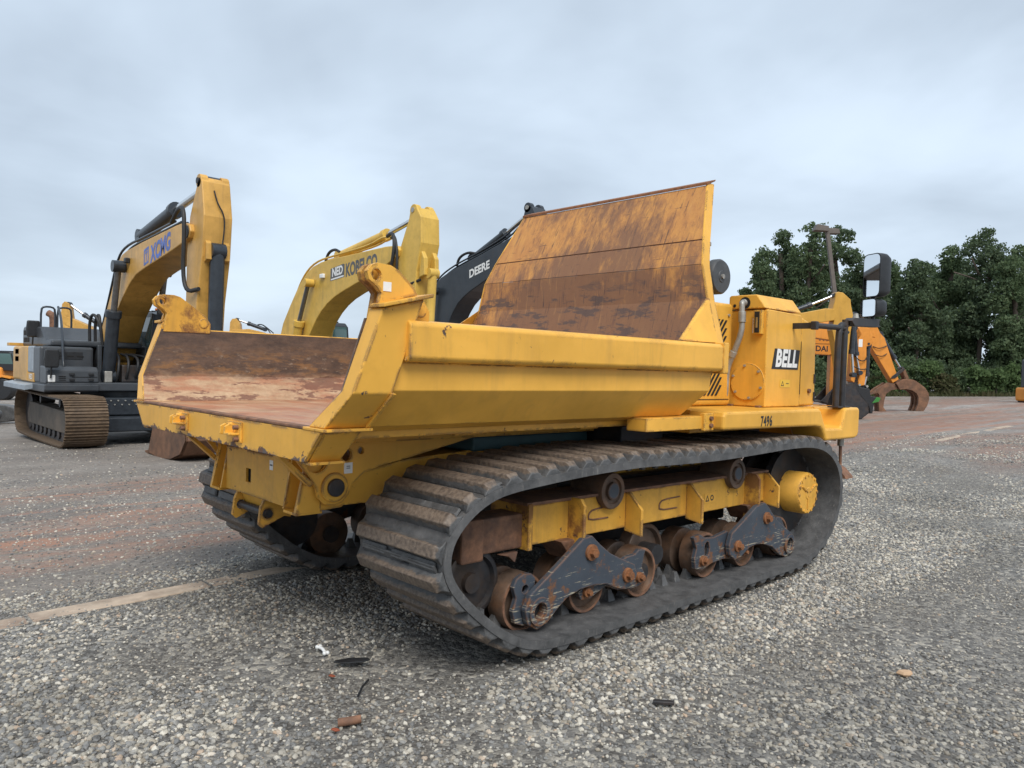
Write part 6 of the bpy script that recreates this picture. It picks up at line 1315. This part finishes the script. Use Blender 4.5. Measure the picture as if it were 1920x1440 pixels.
# undergrowth along the yard's edge
SH = [(1555, 60, 1.6, 1.3, "leaf_mid"), (1600, 61, 2.4, 1.6, "leaf_mid"), (1660, 60, 2.8, 1.7, "leaf_light"), (1700, 61, 3.3, 1.5, "leaf_mid"), (1738, 60, 3.0, 1.4, "leaf_light"), (1775, 59, 1.6, 1.2, "leaf_dry"), (1800, 60, 2.2, 1.2, "leaf_mid"), (1832, 59, 2.3, 1.1, "leaf_light"), (1868, 59, 2.2, 1.0, "leaf_light"), (1900, 60, 2.7, 1.1, "leaf_light"), (1640, 62, 1.4, 1.2, "leaf_dry"), (1520, 61, 1.8, 1.4, "leaf_mid")]
SL = ["low green shrub behind the orange booms", "green shrub left of the slanting orange stick", "bright shrub behind the slanting orange stick", "tall green shrub above the rusty grapple", "bright shrub right of the rusty grapple", "dry grey-brown bush right of the grapple", "green shrub between dry bush and bright shrubs",
      "bright green shrub in the middle of the right-hand row", "bright green shrub second from the right-hand cab", "bright shrub beside the dark cab at the right edge", "dry weeds under the slanting orange stick", "low shrub seen between hood and guard rail"]
for i, ((px_, d, h_, w_, mt), lab) in enumerate(zip(SH, SL)):
    rg = random.Random(500 + i); b = depth_pos(px_, d); t = empty("shrub", b); tag(t, lab, "shrub", "shrubs along the yard's edge")
    lob = [(rg.uniform(-w_, w_) * 0.6, rg.uniform(-w_, w_) * 0.4, h_ * rg.uniform(0.15, 0.8), w_ * rg.uniform(0.28, 0.5)) for _ in range(10)] + [(0, 0, h_ * 0.82, w_ * 0.3)]
    foliage(lob, 1500, 0.13, rg).build("foliage", M[mt], t, recalc=False)
    MB().tube([(0, 0, -0.1), (0.05, 0, h_ * 0.6)], 0.05, 5).build("stem", M["bark"], t)
rg = random.Random(77); wd = MB()
for k in range(5200):
    px_ = rg.uniform(1330, 2120); d = rg.uniform(57, 61); b = depth_pos(px_, d); h_ = rg.uniform(0.1, 0.62) * (0.6 + 0.4 * sin(px_ * 0.05) ** 2); a = rg.uniform(0, 6.28); s_ = rg.uniform(0.03, 0.11)
    lx, ly = rg.uniform(-.2, .2), rg.uniform(-.2, .2)
    wd.add([(b.x - s_ * cos(a), b.y - s_ * sin(a), b.z), (b.x + s_ * cos(a), b.y + s_ * sin(a), b.z), (b.x + lx, b.y + ly, b.z + h_)], [(0, 1, 2)])
wo_ = wd.build("weeds", M["leaf_dry"], None, recalc=False); tag(wo_, "strip of dry grey-green weeds along the far edge of the yard", "weeds", kind="stuff")

# leaning light pole
pb = CAM + FW * 42 + RT * 18.5; pz = ground_z(pb.x, pb.y)
M["pole"] = simple("brown_pole_paint", (0.13, 0.11, 0.095), 0.6, 0.2, 0.15, 4, 0.05)
lp = empty("light_pole", (pb.x, pb.y, pz), atan2(RT.y, RT.x)); tag(lp, "brown light pole with two box lamps leaning slightly left before the trees", "light pole")
tip = Vector((-1.46, 0, 9.62 - pz))
MB().loft([(-.12, -.12, 0), (.12, -.12, 0), (.12, .12, 0), (-.12, .12, 0)], [tuple(tip + Vector(q)) for q in ((-.09, -.09, 0), (.09, -.09, 0), (.09, .09, 0), (-.09, .09, 0))]).build("pole", M["pole"], lp)
MB().prism([(-0.75, 0.02), (0.02, -0.02), (0.02, 0.26), (-0.6, 0.36)], "y", -0.25, 0.25).build("lamp_head", M["pole"], lp, 0.02).location = tip + Vector((-0.02, 0, -0.06))
MB().prism([(0.02, -0.12), (0.66, -0.1), (0.6, 0.16), (0.02, 0.2)], "y", -0.25, 0.25).build("lamp_head", M["pole"], lp, 0.02).location = tip + Vector((0.02, 0.15, -0.06))

# ================================================================ litter on the gravel
def gpt(x, y, up=0.012): return Vector((x, y, ground_z(x, y) + gnoise(x, y) + up))
b = gpt(-0.069, -0.571, 0.02)
bone = MB().tube([b + Vector(q) for q in ((-0.0, -0.035, 0), (0.004, 0, 0.01), (0.0, 0.035, 0.012))], 0.009, 8)
for q in ((-0.008, -0.04, 0), (0.01, -0.042, 0), (-0.008, 0.042, 0.012), (0.01, 0.04, 0.012)): bone.lathe(b + Vector(q) - Vector((0, 0, .011)), b + Vector(q) + Vector((0, 0, .011)), [(0, .004), (.25, .011), (.75, .011), (1, .004)], 8)
tag(bone.build("chew_bone", M["white"], None, smooth=60), "small white bone shaped piece on the gravel behind the near track", "bone")
b = gpt(-0.03, -0.82, 0.03)
tag(MB().prism([(-0.12, -0.03), (-0.05, -0.055), (0.08, -0.04), (0.125, 0.0), (0.10, 0.035), (-0.03, 0.03), (-0.1, 0.0)], "z", 0, 0.012).build("rubber_scrap", M["black_plastic"], None, 0.004), "flat black rubber scrap lying on the gravel behind the near track", "scrap").location = b
bpy.data.objects["rubber_scrap"].scale = (0.8, 0.7, 0.7); bpy.data.objects["rubber_scrap"].rotation_euler = (0.06, -0.05, -0.75)
b = gpt(-0.395, -1.41, 0.025); dpp = RT * 0.05 + FW * 0.01
m_ = MB(); m_.lathe(b - dpp + Vector((0, 0, -.003)), b + dpp + Vector((0, 0, 0.008)), [(0, 0.013), (0, 0.019), (1, 0.019), (1, 0.013)], 14)
tag(m_.build("pipe_stub", M["rust"], None, smooth=40), "short rusty pipe stub on the pale gravel at the bottom of the picture", "pipe")
M["red_plastic"] = simple("red_plastic", (0.26, 0.07, 0.035), 0.5, 0, 0.2, 30, 0.05)
for (x, y, s_, lab) in ((-0.479, -1.427, 0.55, "larger red plastic shard beside the rusty pipe stub"), (-0.195, -0.898, 0.5, "tiny red chip near the flat black rubber scrap")):
    o = MB().prism([(-0.035, -0.015), (0.01, -0.02), (0.04, 0.0), (0.02, 0.018), (-0.02, 0.012)], "z", 0, 0.012).build("plastic_shard", M["red_plastic"], None, 0.003)
    tag(o, lab, "shard", "red plastic shards"); o.location = gpt(x, y, 0.018); o.scale = (s_, s_, s_); o.rotation_euler = (0.2, 0.3, -0.6)
o = MB().tube([gpt(-0.23, -1.21, 0.03), gpt(-0.17, -1.15, 0.04), gpt(-0.09, -1.08, 0.03)], 0.006, 6).build("black_stick", M["black_plastic"], None); tag(o, "thin black stick on the gravel behind the near track", "stick")
o = MB().prism([(-0.05, -0.012), (0.05, -0.016), (0.055, 0.012), (-0.045, 0.016)], "z", 0, 0.016).build("metal_offcut", M["dark_steel"], None, 0.004); tag(o, "small dark metal offcut on the packed gravel at lower right centre", "offcut"); o.location = gpt(0.823, -2.231, 0.015); o.rotation_euler.z = -0.8
M["tan_stone"] = simple("tan_stone", (0.5, 0.33, 0.2), 0.7, 0, 0.15, 20, 0.2)
o = MB().loft(*[[(0.045 * k * cos(a) * (1 + .2 * sin(3 * a)), 0.026 * k * sin(a), z) for a in [2 * pi * i / 9 for i in range(9)]] for k, z in ((0.7, 0), (1, 0.012), (0.75, 0.028))]).build("tan_rock", M["tan_stone"], None, 0.003); tag(o, "large tan stone among grey gravel at lower right", "stone"); o.location = gpt(2.18, -2.837, 0.004); o.rotation_euler.z = -0.7
